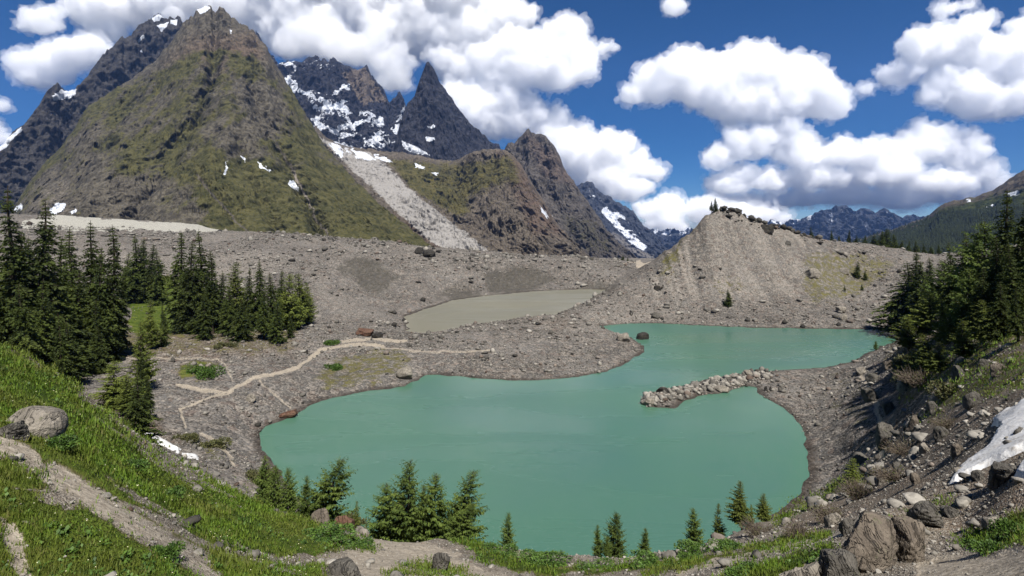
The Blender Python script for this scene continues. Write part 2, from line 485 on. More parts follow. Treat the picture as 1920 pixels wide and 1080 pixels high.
def ground_material():
    s = NT('rubble_ground')
    co = s.coord()
    gr, pa, dk, ic = s.attr('mask_a')
    ea, pl, we, nf = s.attr('mask_b')
    big = s.noise(co, .05, 5, .6)
    mid = s.noise(co, .6, 5, .65)
    fine = s.noise(co, 5, 4, .7)
    v1 = s.voro(co, .9, 'F1', 'Color')
    v2 = s.voro(co, 3.4, 'F1', 'Color')
    d1 = s.voro(co, .9, 'F1', 'Distance')
    d2 = s.voro(co, 3.4, 'F1', 'Distance')
    sep = s.n('SeparateColor')
    s.put(sep.inputs[0], v1)
    sep2 = s.n('SeparateColor')
    s.put(sep2.inputs[0], v2)
    base = s.mix(s.ramp(big, .3, .7), lin(73, 71, 68), lin(103, 100, 96))
    base = s.mix(s.math('MULTIPLY', pl, .8), base, lin(122, 117, 110))
    base = s.mix(s.math('MULTIPLY', s.math('ADD', ea, s.math('SUBTRACT', mid, .5)), .9, True), base, s.mix(s.ramp(fine, .3, .7), lin(62, 53, 43), lin(102, 88, 74)))
    # individual stones: lighter, darker, rusty
    base = s.mix(s.ramp(sep.outputs[0], .55, 1.0, 0, .6), base, lin(132, 124, 115))
    base = s.mix(s.ramp(sep.outputs[1], .7, 1.0, 0, .4), base, lin(92, 74, 64))
    base = s.mix(s.ramp(sep2.outputs[0], .5, 1.0, 0, .55), base, lin(142, 134, 124))
    base = s.mix(s.ramp(sep2.outputs[1], .5, 1.0, 0, .6), base, lin(40, 36, 32))
    base = s.mix(s.ramp(s.math('MULTIPLY', d2, mid), .28, .42, 0, .5), base, lin(30, 27, 24))
    v3 = s.n('SeparateColor')
    s.put(v3.inputs[0], s.voro(co, 17, 'F1', 'Color'))
    d3 = s.voro(co, 17, 'F1', 'Distance')
    nb = s.mix(s.ramp(mid, .35, .65), lin(92, 84, 73), lin(124, 115, 103))
    nb = s.mix(s.math('MULTIPLY', ea, s.ramp(mid, .4, .6, .2, .8)), nb, lin(94, 76, 59))
    nb = s.mix(s.ramp(v3.outputs[0], .5, 1, 0, .65), nb, lin(156, 149, 138))
    nb = s.mix(s.ramp(v3.outputs[1], .55, 1, 0, .6), nb, lin(62, 55, 48))
    base = s.mix(s.math('MULTIPLY', nf, .92), base, nb)
    base = s.mix(s.math('MULTIPLY', dk, s.ramp(mid, .3, .6, .95, .5)), base, s.mix(fine, lin(44, 43, 38), lin(66, 63, 56)))
    base = s.mix(s.ramp(s.math('ADD', ic, s.math('MULTIPLY', s.math('SUBTRACT', mid, .5), .8)), .35, .75), base, s.mix(s.ramp(fine, .3, .7), lin(176, 174, 164), lin(96, 92, 85)))
    gcol = s.mix(s.ramp(mid, .35, .68), lin(48, 64, 18), lin(82, 90, 34))
    gcol = s.mix(s.ramp(fine, .55, .75, 0, .5), gcol, lin(92, 86, 48))
    gcol = s.mix(s.ramp(big, .5, .72, 0, .5), gcol, lin(34, 46, 15))
    gcol = s.mix(s.ramp(gr, .9, .62, 0, .85), gcol, s.mix(s.ramp(mid, .35, .65), lin(62, 58, 34), lin(88, 82, 52)))
    gm = s.math('ADD', gr, s.math('MULTIPLY', s.math('SUBTRACT', s.math('ADD', s.math('MULTIPLY', mid, .5), s.math('MULTIPLY', fine, .5)), .5), 3.2))
    gm = s.math('MULTIPLY', s.ramp(gm, .38, .62), s.ramp(gr, 0.02, .25))
    base = s.mix(gm, base, gcol)
    pcol = s.mix(s.ramp(fine, .35, .7), lin(120, 111, 98), lin(156, 147, 133))
    pmk = s.ramp(s.math('ADD', pa, s.math('MULTIPLY', s.math('SUBTRACT', fine, .5), .7)), .3, .7)
    base = s.mix(pmk, base, pcol)
    base = s.mix(s.math('MULTIPLY', we, .75), base, lin(44, 38, 33))
    h = s.math('ADD', s.math('MULTIPLY', s.math('SUBTRACT', 1.0, d1), .5), s.math('MULTIPLY', s.math('SUBTRACT', 1.0, d2), .22))
    h = s.math('MULTIPLY', h, s.math('SUBTRACT', 1.0, s.math('MULTIPLY', nf, .88)))
    h = s.math('ADD', h, s.math('MULTIPLY', s.math('MULTIPLY', nf, s.math('SUBTRACT', 1.0, d3)), .09))
    h = s.math('ADD', h, s.math('MULTIPLY', mid, s.math('SUBTRACT', .5, s.math('MULTIPLY', nf, .35))))
    h = s.math('MULTIPLY', h, s.math('SUBTRACT', 1.0, s.math('MULTIPLY', pa, .85)))
    h = s.math('ADD', h, s.math('MULTIPLY', fine, .12))
    nrm = s.bump(h, .85, .55)
    return s.surf(base, .95, nrm, .1)


MAT_GROUND = ground_material()
gme = mesh_np('ground', np.stack([GX, GY, GZ], -1).reshape(-1, 3), grid_faces(len(LD), len(PX)), {'mask_a': A, 'mask_b': B})
tag(link('ground', gme, MAT_GROUND), 'rubble and gravel moraine ground round the lakes with grassy slopes', 'ground', kind='structure')


# ------------------------------------------------------------------ water
def water_mat(name, c, c2, c3, rough, spec, bd):
    s = NT(name)
    co = s.coord()
    sh, _, _, _ = s.attr('depth')
    n = s.noise(co, .02, 4, .55)
    st = s.noise(s.coord((.012, .05, 1)), 1.0, 5, .6, .5)
    w = s.noise(s.coord((1, .5, 1)), 1.6, 4, .65)
    w2 = s.noise(s.coord((.2, .08, 1)), 1.0, 3, .5)
    base = s.mix(s.ramp(n, .35, .65), c, c2)
    base = s.mix(s.ramp(s.math('ADD', sh, s.math('MULTIPLY', s.math('SUBTRACT', n, .5), .6)), .35, 1.0, 0, .5), base, c3)
    r = s.ramp(st, .42, .6, rough, rough + .12)
    return s.surf(base, r, s.bump(s.math('ADD', w, w2), .5, bd), spec, IOR=1.33)


def water(name, poly, z, mat, label, n=260):
    xs = [p[0] for p in poly]; ys = [p[1] for p in poly]
    m = 6
    x0, x1, y0, y1 = min(xs) - m, max(xs) + m, min(ys) - m, max(ys) + m
    X, Y = np.meshgrid(np.linspace(x0, x1, n), np.linspace(y0, y1, n))
    f = grid_faces(n, n)
    sd = poly_sd(X, Y, poly)
    keep = sd.ravel()
    f = f[(keep[f].min(1) < 7)]
    sh = 1 - smooth(-sd, 0, 5.0)
    at = np.stack([sh, sh, sh, np.ones_like(sh)], -1).reshape(-1, 4)
    me = mesh_np(name, np.stack([X, Y, np.full_like(X, z)], -1).reshape(-1, 3), f, {'depth': at})
    return tag(link(name, me, mat), label, 'water', kind='structure')


water('lake_water', LAKE_W, 0.0, water_mat('turquoise_water', lin(63, 96, 79), lin(61, 92, 82), lin(66, 98, 78), .2, .35, .03), 'opaque turquoise green glacial lake')
water('pond_water', BROWN_W, 0.0, water_mat('silty_water', lin(104, 101, 86), lin(100, 98, 85), lin(108, 104, 89), .34, .25, .03), 'murky grey brown meltwater lake behind the gravel strip')


# ------------------------------------------------------------------ mountains
def mount_mat(name, rock1, rock2, grass1, grass2, snow=(196, 200, 208), scree=(150, 140, 130), red=(110, 80, 66), bumpd=1.0, unit=1.0):
    """unit: metres per photo pixel at the mountain's distance"""
    s = NT(name)
    co = s.coord((1 / unit, 1 / unit, 1 / unit))
    gr, sn, de, rd = s.attr('mask_a')
    n1 = s.noise(co, .02, 6, .62, .3)
    n2 = s.noise(co, .09, 6, .65, .4)
    n3 = s.noise(co, .35, 4, .7)
    n4 = s.noise(s.coord((1 / unit, 1 / unit, .35 / unit)), .22, 5, .7, .6)
    rock = s.mix(s.ramp(n2, .35, .65), rock1, rock2)
    rock = s.mix(s.ramp(n4, .5, .72, 0, .5), rock, tuple(c * .5 for c in rock1[:3]) + (1,))
    rock = s.mix(s.ramp(n4, .5, .3, 0, .5), rock, tuple(min(c * 1.5, 1) for c in rock2[:3]) + (1,))
    rock = s.mix(s.math('MULTIPLY', rd, s.ramp(n2, .3, .6)), rock, lin(*red))
    rock = s.mix(s.ramp(s.math('ADD', de, s.math('MULTIPLY', s.math('SUBTRACT', n3, .5), .9)), .35, .7), rock, s.mix(n4, lin(*scree), tuple(c * .5 for c in lin(*scree)[:3]) + (1,)))
    gc = s.mix(s.ramp(n2, .35, .65), grass1, grass2)
    gc = s.mix(s.ramp(n3, .55, .75, 0, .5), gc, tuple(c * 1.35 for c in grass2[:3]) + (1,))
    gv = s.math('ADD', gr, s.math('MULTIPLY', s.math('SUBTRACT', s.math('ADD', s.math('MULTIPLY', n2, .6), s.math('MULTIPLY', n3, .4)), .5), 1.7))
    gv = s.math('MULTIPLY', s.ramp(gv, .33, .67), s.ramp(gr, 0.03, .25))
    c = s.mix(gv, rock, gc)
    sv = s.math('ADD', sn, s.math('MULTIPLY', s.math('SUBTRACT', s.math('ADD', s.math('MULTIPLY', n3, .4), s.math('MULTIPLY', n2, .6)), .5), .9))
    c = s.mix(s.ramp(sv, .46, .56), c, lin(*snow))
    h = s.math('ADD', s.math('MULTIPLY', n2, 3.0), s.math('ADD', s.math('MULTIPLY', n3, .9), s.math('MULTIPLY', n4, 1.6)))
    return s.surf(c, .95, s.bump(h, .8, bumpd * unit * 1.7), .08)


def interp_pts(pts, x):
    p = np.array(pts, float)
    return np.interp(x, p[:, 0], p[:, 1])


def mountain(name, ridge, foot, dr, df, mat_f, label, masks, nx=500, nt=360, amp=9.0, apex=None, relief=(60, 4), a=1.0, jag=1.5, seed=1, prof=None, gully=1.0, strata=None, facet=0.0, feat=()):
    """ridge / foot: traced outlines (px, py); dr / df: distances of ridge and foot over px; masks(px, py, t) -> (grass, snow, debris, red)"""
    x0, x1 = ridge[0][0], ridge[-1][0]
    px = np.linspace(x0, x1, nx)
    ry = interp_pts(ridge, px)
    fy = interp_pts(foot, px)
    DR = interp_pts(dr, px)
    DF = interp_pts(df, px)
    t1 = np.linspace(0, 1, nt)
    tb = np.linspace(1, 1.8, 26)[1:]
    T = np.concatenate([t1, tb])[:, None]
    tt = np.minimum(T, 1)
    PXg = np.repeat(px[None], len(T), 0)
    ryj = ry + jag * fbm(st3(px / 9, seed * 3.1, 0), 4, seed, .6)
    PY = fy[None] + (ry - fy)[None] * tt + (ryj - ry)[None] * np.where(ry < 115, 1.8, 1.0)[None] * tt ** 9
    D = DF[None] + (DR - DF)[None] * (tt ** a if prof is None else np.interp(tt, prof[0], prof[1]))
    # behind the crest the mountain falls away
    back = np.maximum(T - 1, 0)
    D = D + back * (DR - DF)[None] * .9 + back * DR[None] * .15
    X = (PXg - CX) / F * D
    Z = CH - (PY - HY) / F * D
    Z = Z - (back * 1.25) ** .9 * np.maximum(Z[nt - 1] + 60, 20)[None]
    u = float(np.mean(DR)) / F
    # relief: broad ribs, gullies that fan down from the summit, and crags; it dies out on the crest line
    q = st3(X / u, D / u, Z / u)
    if apex is None:
        gq = X / u / 26.0
    else:
        ax, ay = apex
        gq = np.arctan2(PXg - ax, np.maximum(PY - ay, 1) + 60) * 9.0
    gl = fbm(st3(gq * .6 + .6 * fbm(q / 50, 3, seed + 3), PY / 130, seed), 4, seed + 50, .55, True) * gully * .45
    cr = fbm(q / relief[0], relief[1] + 1, seed + 9, .55, True)
    cr2 = fbm(q / 14.0, 4, seed + 23, .6)
    if strata is not None:
        # long diagonal slabs and rock bands
        sx_, sy_ = strata
        w_ = fbm(q / 45, 3, seed + 60) * 14
        along, across = PXg * sx_ + PY * sy_ + w_, -PXg * sy_ + PY * sx_ + w_
        cr = cr * .55 + .75 * fbm(st3(across / 12, along / 60, seed), 5, seed + 61, .62, True) * (.6 + .5 * fbm(q / 60, 2, seed + 62))
    low = smooth(-(gl * .6 + cr), -.3, .75)       # hollows and gullies, where snow and scree gather
    if facet:
        fa = 0
        for k_, (sc_, am_) in enumerate(((34, 1.0), (16, .55), (8, .3))):
            w1 = q / sc_ + np.stack([vnoise(q / sc_ * .7, seed + 80 + k_), vnoise(q / sc_ * .7, seed + 83 + k_), vnoise(q / sc_ * .7, seed + 86 + k_)], -1) * .5
            u1 = np.abs((w1[..., 0] * 1.3 + w1[..., 2] * .45) % 2 - 1) + np.abs((w1[..., 0] * -.8 + w1[..., 2] * .7 + .4) % 2 - 1)
            fa = fa + am_ * (u1 - 1)
        cr = cr * .6 + fa * facet
    n_ = (gl * .8 + cr * .9) * amp * u + cr2 * amp * .35 * u
    # named spurs (+) and gullies (-) that give the face its planes
    wx, wy = PXg + 9 * fbm(q / 30, 4, seed + 90), PY + 9 * fbm(q / 30, 4, seed + 91)
    for pts, wd, am in feat:
        d_ = line_d(wx, wy, pts)
        n_ = n_ + am * u * np.maximum(1 - d_ / (wd * 1.8), 0) ** (1.0 if am > 0 else 1.3)
        low = np.clip(low - np.sign(am) * .5 * np.maximum(1 - d_ / wd, 0), 0, 1)
    fade = np.clip((1 - T) * 14, 0, 1) * .82 + .18
    fade = np.where(T > 1, .18 + back * .8, fade)
    n_ = n_ * fade * np.minimum(1, (T * 8)) ** .7
    Y = D - n_ * .8
    X = X * (Y / D)
    Z = Z + n_ * .45
    PYn = HY - (Z - CH) / Y * F
    M = np.stack([np.clip(m + 0 * PXg, 0, 1) for m in masks(PXg + 3 * fbm(q / 16, 4, seed + 70, .6), PYn + 2.5 * fbm(q / 16, 4, seed + 71, .6), T, q, low)], -1)
    me = mesh_np(name, np.stack([X, Y, Z], -1).reshape(-1, 3), grid_faces(len(T), nx), {'mask_a': M.reshape(-1, 4)})
    o = tag(link(name, me, mat_f(u)), label, 'mountain', kind='structure')
    return o


def P_(px, py, poly, soft=6):
    return smooth(-poly_sd(px, py, poly), -soft, soft)


def Ln(px, py, pts, w, soft=3):
    return 1 - smooth(line_d(px, py, pts), w * .5, w * .5 + soft)


ROCK_A, ROCK_B = lin(92, 86, 80), lin(128, 120, 112)
OLIVE1, OLIVE2 = lin(47, 48, 26), lin(70, 66, 38)

# --- the big green and grey pyramid
R1 = [(-120, 520), (0, 430), (20, 400), (35, 375), (55, 340), (80, 310), (110, 280), (140, 240), (165, 200), (215, 166), (250, 146), (290, 116), (315, 85), (332, 60), (345, 42), (356, 32), (366, 26), (375, 17), (388, 12), (396, 14), (402, 24), (415, 19), (430, 30),
      (445, 43), (462, 50), (478, 57), (490, 75), (505, 96), (515, 118), (530, 145), (545, 165), (565, 200), (585, 235), (600, 260), (620, 287), (650, 322), (680, 352), (710, 382), (740, 405), (770, 430), (800, 456), (830, 478), (850, 495)]


def m1(px, py, T, q, low):
    n = fbm(q / 40, 4, 77)
    gr = .76 + .2 * fbm(q / 60, 4, 78) + .2 * fbm(st3((px + py) / 14, (px - py) / 60, 0), 4, 79)
    gr = gr + .45 * P_(px, py, [(400, 300), (520, 330), (640, 330), (760, 420), (800, 470), (440, 450), (380, 370)], 40)
    gr = gr + .2 * P_(px, py, [(430, 420), (400, 330), (440, 300), (540, 400), (600, 450)], 20)
    gr = gr + .15 * P_(px, py, [(500, 130), (560, 200), (640, 330), (560, 330), (520, 250)], 20)
    gr = gr - .45 * P_(px, py, [(0, 440), (60, 340), (180, 250), (200, 330), (300, 420), (300, 450)], 30)
    gr = gr - .42 * P_(px, py, [(200, 330), (330, 330), (400, 420), (300, 440), (180, 430)], 20) - .25 * P_(px, py, [(360, 170), (500, 120), (520, 250), (450, 260), (360, 230)], 25)
    gr = gr + .3 * (low - .45)
    gr = gr - .9 * P_(px, py, [(230, 160), (280, 110), (340, 40), (380, -10), (500, 50), (540, 150), (525, 160), (480, 105), (400, 85), (350, 95), (290, 130)], 14)
    gr = gr - .5 * P_(px, py, [(440, 150), (520, 170), (560, 240), (500, 260), (470, 230)], 16) - .35 * P_(px, py, [(380, 250), (470, 240), (500, 300), (430, 300)], 16)
    gr = gr * (1 - .85 * np.maximum(Ln(px, py, [(500, 240), (545, 310), (560, 345), (600, 420), (620, 450)], 2), Ln(px, py, [(370, 330), (420, 390), (470, 440)], 2)))
    sn = np.zeros(px.shape)
    for poly in [[(543, 336), (552, 340), (558, 352), (556, 360), (548, 352), (540, 346)], [(448, 293), (458, 296), (464, 306), (456, 302)], [(428, 302), (422, 312), (416, 326), (420, 328), (425, 314)], [(92, 390), (108, 380), (122, 382), (118, 395), (104, 402), (94, 400)],
                 [(370, 20), (388, 10), (394, 16), (380, 26), (374, 28)], [(28, 390), (42, 380), (40, 392), (32, 396)], [(480, 304), (496, 312), (510, 322), (504, 320), (486, 312)], [(134, 398), (146, 390), (144, 396), (136, 402)], [(430, 52), (436, 55), (434, 62)]]:
        sn = np.maximum(sn, P_(px, py, poly, 1.5))
    de = .75 * P_(px, py, [(540, 280), (570, 370), (620, 440), (600, 440), (550, 370)], 6) * .6 + .5 * Ln(px, py, [(545, 250), (560, 350), (625, 445)], 2, 3) + .5 * Ln(px, py, [(372, 345), (440, 420), (470, 445)], 2, 3) + .4 * P_(px, py, [(20, 420), (60, 340), (160, 300), (140, 420)], 30)
    rd = .5 * P_(px, py, [(360, 70), (480, 60), (500, 110), (400, 110), (310, 120)], 20) + .4 * P_(px, py, [(380, 110), (460, 85), (480, 100), (420, 150)], 20)
    return gr, sn, de, rd


FEAT1 = [([(396, 18), (352, 110), (300, 215), (215, 330), (150, 425)], 26, 17), ([(412, 22), (442, 120), (436, 240), (385, 345), (335, 430)], 24, 17), ([(450, 48), (498, 140), (532, 245), (600, 350), (700, 440)], 20, 14),
         ([(404, 45), (398, 150), (345, 260), (275, 375), (245, 432)], 13, -18), ([(478, 72), (474, 175), (505, 262), (548, 330), (610, 440)], 12, -18), ([(445, 265), (472, 340), (520, 440)], 10, -13), ([(262, 150), (205, 260), (100, 385)], 15, -15),
         ([(372, 335), (420, 390), (470, 442)], 7, -9), ([(330, 75), (300, 160), (240, 250), (140, 350), (80, 410)], 18, 12), ([(560, 240), (620, 330), (730, 430)], 12, -9), ([(420, 95), (380, 190), (310, 300)], 9, -9)]
mountain('mountain', R1, [(-120, 470), (400, 452), (850, 500)], [(-120, 1500), (20, 1500), (300, 1800), (390, 1850), (520, 1750), (700, 1250), (850, 850)], [(-120, 640), (500, 640), (850, 640)],
         lambda u: mount_mat('green_mountain', lin(55, 52, 46), lin(88, 83, 73), lin(50, 51, 31), lin(78, 75, 48), red=(98, 82, 70), unit=u, bumpd=.55), 'broad green and grey pyramid mountain above the rubble', m1, 900, 620, 8.5, (400, -30), (90, 5), facet=.45, strata=(.7, .71), jag=2.4, feat=FEAT1, seed=2,
         prof=([0, .25, .5, .75, 1], [0, .2, .45, .72, 1]))

# --- dark ridge behind its shoulder
R2 = [(-200, 420), (-60, 330), (0, 276), (12, 262), (24, 250), (45, 234), (60, 216), (75, 196), (88, 172), (100, 162), (108, 155), (116, 164), (121, 171), (140, 168), (150, 158), (165, 140), (176, 124), (190, 105), (215, 85), (228, 70), (236, 74), (250, 58), (265, 45), (284, 35), (300, 28),
      (308, 34), (318, 31), (328, 34), (336, 28), (345, 42), (360, 40), (400, 40), (450, 70), (480, 120)]


def m2(px, py, T, q, low):
    sn = np.zeros(px.shape)
    for poly in [[(98, 178), (120, 168), (144, 168), (136, 182), (112, 188), (98, 186)], [(296, 50), (312, 42), (318, 40), (312, 52), (300, 60)], [(282, 34), (300, 28), (306, 34), (290, 44)], [(255, 72), (268, 64), (268, 70), (258, 78)], [(320, 36), (334, 36), (332, 48), (320, 46)], [(260, 95), (268, 92), (267, 98)], [(0, 272), (20, 252), (34, 242), (44, 236), (40, 244), (18, 266), (0, 285)], [(180, 60), (182, 60), (181, 62)]]:
        sn = np.maximum(sn, P_(px, py, poly, 2))
    return np.full(px.shape, .02), sn, np.zeros(px.shape), .0 + 0 * px


mountain('mountain', R2, [(-200, 520), (480, 500)], [(-200, 1500), (0, 1750), (100, 2050), (200, 2400), (300, 2700), (480, 3000)], [(-200, 1150), (0, 1450), (150, 1800), (300, 2150), (480, 2500)],
         lambda u: mount_mat('dark_ridge', lin(42, 41, 42), lin(68, 66, 64), OLIVE1, OLIVE2, unit=u), 'jagged dark rock ridge rising behind the green mountain', m2, 520, 320, 15, None, (70, 5), facet=.6, jag=2.6, seed=5, gully=.8)

# --- the snowy massif with broken needles
R3 = [(480, 60), (500, 92), (513, 108), (522, 122), (530, 116), (545, 117), (556, 114), (566, 118), (575, 112), (584, 104), (592, 108), (600, 112), (607, 108), (616, 112), (625, 104), (636, 116), (646, 124), (660, 130), (672, 134), (680, 128), (688, 124), (694, 138), (704, 153), (716, 166), (724, 180), (730, 196),
      (735, 187), (741, 184), (746, 174), (750, 172), (756, 186), (761, 205), (772, 212), (790, 218), (830, 240), (870, 270), (900, 300)]


def m3(px, py, T, q, low):
    n = fbm(st3((px - .55 * py) / 26, (py + .5 * px) / 9, 0), 5, 91, .6, True)
    sn = P_(px, py, [(560, 165), (600, 165), (640, 160), (670, 200), (720, 235), (760, 270), (720, 280), (640, 280), (590, 235)], 12) * (.12 + .3 * n + .42 * low)
    for pts, w in [([(565, 172), (600, 185), (640, 200), (655, 210)], 8), ([(590, 200), (625, 200), (650, 222)], 6), ([(588, 220), (602, 236), (640, 248), (690, 262), (712, 274)], 9), ([(640, 240), (680, 232), (690, 225)], 8), ([(700, 228), (716, 222), (714, 232)], 8), ([(690, 252), (722, 262)], 6),
                   ([(745, 240), (752, 258), (770, 272), (800, 285)], 12), ([(620, 178), (640, 165), (652, 162)], 4), ([(540, 150), (556, 156), (552, 165)], 10), ([(525, 120), (545, 118), (556, 128)], 6), ([(615, 270), (650, 274), (670, 278)], 9), ([(680, 210), (700, 216)], 8), ([(745, 225), (760, 200)], 3)]:
        sn = np.maximum(sn, Ln(px + 5 * fbm(q / 12, 3, 5), py + 5 * fbm(q / 12, 3, 6), pts, w, 3) * (.5 + .2 * n + .3 * low))
    sn = np.maximum(sn, P_(px, py, [(500, 100), (560, 110), (620, 104), (640, 130), (600, 140), (540, 150)], 6) * (.15 + .2 * n + .35 * low))
    de = P_(px, py, [(640, 135), (688, 126), (700, 150), (730, 195), (700, 190), (680, 200), (660, 170)], 6) * .95
    return 0 * px, sn, de, 0 * px


mountain('mountain', R3, [(480, 330), (700, 320), (900, 330)], [(480, 3300), (900, 3900)], [(480, 2350), (900, 2800)],
         lambda u: mount_mat('snow_massif', lin(34, 35, 42), lin(56, 56, 61), OLIVE1, OLIVE2, scree=(108, 98, 88), unit=u), 'snow streaked dark rock massif with broken needles touching the clouds', m3, 620, 360, 15, None, (55, 5), facet=.7, jag=2.6, seed=8)

# --- the pointed dark spire
R4 = [(735, 300), (742, 260), (750, 232), (758, 212), (764, 196), (770, 190), (777, 182), (783, 165), (788, 148), (795, 130), (800, 118), (804, 116), (811, 124), (818, 140), (823, 152), (829, 157), (836, 168), (842, 180), (847, 184), (856, 200), (868, 215), (880, 231), (896, 246), (910, 257), (924, 268), (935, 272), (944, 290), (950, 320)]


def m4(px, py, T, q, low):
    sn = np.zeros(px.shape)
    for poly in [[(797, 258), (806, 256), (816, 258), (812, 265), (800, 264)], [(800, 236), (810, 235), (814, 240), (802, 240)], [(752, 262), (770, 270), (792, 282), (805, 290), (780, 288), (756, 275)]]:
        sn = np.maximum(sn, P_(px, py, poly, 1.6))
    return 0 * px, sn, 0 * px, 0 * px


mountain('mountain', R4, [(735, 340), (950, 340)], [(735, 2550), (803, 2800), (950, 3300)], [(735, 2150), (950, 2750)],
         lambda u: mount_mat('spire_rock', lin(36, 37, 44), lin(58, 58, 63), OLIVE1, OLIVE2, unit=u), 'sharp dark rock spire standing against the clouds', m4, 320, 320, 12, (803, 60), (45, 5), strata=(.3, .95), facet=.7, jag=2.0, seed=11)

# --- brown grassy shoulder with the glacier tongue
R5 = [(590, 235), (615, 262), (640, 272), (670, 277), (700, 281), (730, 284), (760, 287), (790, 292), (815, 299), (835, 301), (858, 300), (876, 291), (892, 284), (912, 280), (930, 279), (945, 283), (956, 288), (966, 297), (976, 307), (984, 322), (996, 343), (1010, 362), (1024, 385), (1040, 412), (1060, 440), (1085, 468), (1110, 492)]
TONGUE = [(560, 225), (600, 255), (640, 276), (690, 285), (712, 296), (730, 312), (760, 345), (800, 378), (835, 408), (880, 440), (915, 470), (930, 485), (860, 490), (810, 455), (740, 395), (650, 310)]


def m5(px, py, T, q, low):
    tg = P_(px, py, TONGUE, 5)
    n = fbm(st3((px + 1.2 * py) / 40, (px - .8 * py) / 10, 0), 4, 71, .6)
    gr = .55 * P_(px, py, [(720, 300), (860, 305), (960, 290), (980, 340), (940, 400), (860, 410), (790, 370), (740, 320)], 15) + .35 * P_(px, py, [(740, 300), (800, 310), (850, 380), (800, 375), (760, 340)], 8)
    gr = gr - .4 * P_(px, py, [(880, 370), (950, 340), (1000, 350), (1080, 470), (960, 470), (880, 420)], 15)
    gr = np.clip(gr + .12, 0, 1) * (1 - tg)
    sn = .95 * P_(px, py, [(612, 266), (640, 272), (680, 284), (712, 300), (690, 300), (650, 290), (640, 300)], 5) * (.75 + .4 * n)
    for poly in [[(700, 288), (730, 298), (740, 304), (724, 302), (704, 294)], [(776, 306), (798, 312), (798, 318), (780, 316)], [(806, 322), (822, 322), (818, 330)], [(1010, 382), (1024, 398), (1030, 410), (1020, 400)]]:
        sn = np.maximum(sn, P_(px, py, poly, 2) * .9)
    return gr, sn, tg * (.9 + .25 * n), .5 * P_(px, py, [(930, 285), (975, 300), (1000, 350), (1060, 440), (1000, 440), (950, 330)], 12) + .5 * P_(px, py, [(740, 400), (800, 420), (900, 480), (820, 480)], 15)


mountain('mountain', R5, [(590, 470), (800, 498), (1110, 500)], [(590, 2150), (700, 2120), (860, 1950), (950, 1800), (1110, 1350)], [(590, 760), (1110, 900)],
         lambda u: mount_mat('shoulder_rock', lin(68, 63, 56), lin(98, 90, 80), lin(58, 58, 34), lin(86, 80, 50), scree=(160, 156, 151), red=(88, 68, 58), unit=u), 'brown grassy shoulder below the spire with a pale glacier tongue', m5, 640, 460, 9, (880, 150), (60, 5), strata=(.72, .7), jag=1.6, feat=[([(880, 295), (905, 360), (960, 430), (1010, 480)], 14, 14), ([(925, 290), (935, 350), (990, 420), (1050, 485)], 10, -14), ([(950, 290), (985, 360), (1040, 440), (1080, 485)], 12, 12), ([(830, 305), (860, 370), (920, 440)], 12, -10), ([(790, 380), (850, 430), (920, 480)], 12, 10)], seed=14)

# --- grey rock tower
R6 = [(925, 340), (940, 300), (947, 280), (952, 269), (958, 266), (964, 270), (970, 262), (977, 254), (984, 248), (991, 244), (997, 250), (1004, 249), (1012, 251), (1022, 256), (1034, 268), (1043, 280), (1050, 293), (1056, 312), (1066, 330), (1078, 345), (1090, 362), (1104, 380), (1120, 404), (1138, 432), (1155, 450), (1175, 468), (1192, 482), (1205, 495)]


def m6(px, py, T, q, low):
    gr = .45 * P_(px, py, [(1040, 390), (1120, 410), (1170, 480), (1100, 480), (1060, 440)], 15)
    sn = Ln(px, py, [(1012, 382), (1022, 396), (1034, 412)], 3, 2) * .8
    de = Ln(px, py, [(1020, 390), (1034, 415), (1060, 450)], 4, 4) * .8 + .35 * P_(px, py, [(985, 300), (1010, 340), (1050, 380), (1050, 400), (1000, 370)], 10)
    return gr, sn, de, .2 * P_(px, py, [(980, 250), (1050, 290), (1080, 350), (1020, 330)], 12)


mountain('mountain', R6, [(925, 500), (1205, 506)], [(925, 2500), (1000, 2400), (1205, 1900)], [(925, 1500), (1205, 1450)],
         lambda u: mount_mat('tower_rock', lin(58, 55, 52), lin(86, 81, 76), lin(46, 48, 30), lin(66, 64, 42), unit=u), 'grey rounded rock tower right of the brown shoulder', m6, 380, 380, 11, (1000, 180), (45, 5), strata=(.35, .93), facet=.5, jag=2.4, feat=[([(991, 246), (1000, 320), (1015, 400), (1060, 480)], 12, 12), ([(1000, 252), (1022, 330), (1060, 420), (1110, 480)], 8, -12), ([(1020, 256), (1050, 340), (1100, 430), (1150, 480)], 10, 12), ([(970, 266), (980, 330), (1000, 380)], 8, -10)], seed=17)

# --- distant snowy blue peak
R7 = [(1050, 380), (1070, 362), (1082, 350), (1090, 343), (1097, 343), (1103, 339), (1110, 341), (1116, 352), (1124, 360), (1132, 366), (1141, 369), (1150, 374), (1160, 381), (1168, 387), (1178, 389), (1187, 396), (1196, 409), (1206, 422), (1218, 432), (1232, 448), (1246, 466), (1262, 480), (1280, 495)]


def m7(px, py, T, q, low):
    n = fbm(st3((px - 1.0 * py) / 12, (py + px) / 30, 0), 5, 95, .6, True)
    sn = P_(px, py, [(1090, 345), (1120, 355), (1180, 395), (1220, 450), (1200, 470), (1150, 430), (1110, 385)], 8) * (.1 + .25 * n + .4 * low)
    sn = np.maximum(sn, Ln(px, py, [(1135, 395), (1160, 425), (1190, 452), (1205, 462)], 9, 4) * (.7 + .3 * n))
    return .25 * smooth(py, 455, 480), sn, Ln(px, py, [(1150, 440), (1190, 470), (1225, 485)], 6, 6) * .7, 0 * px


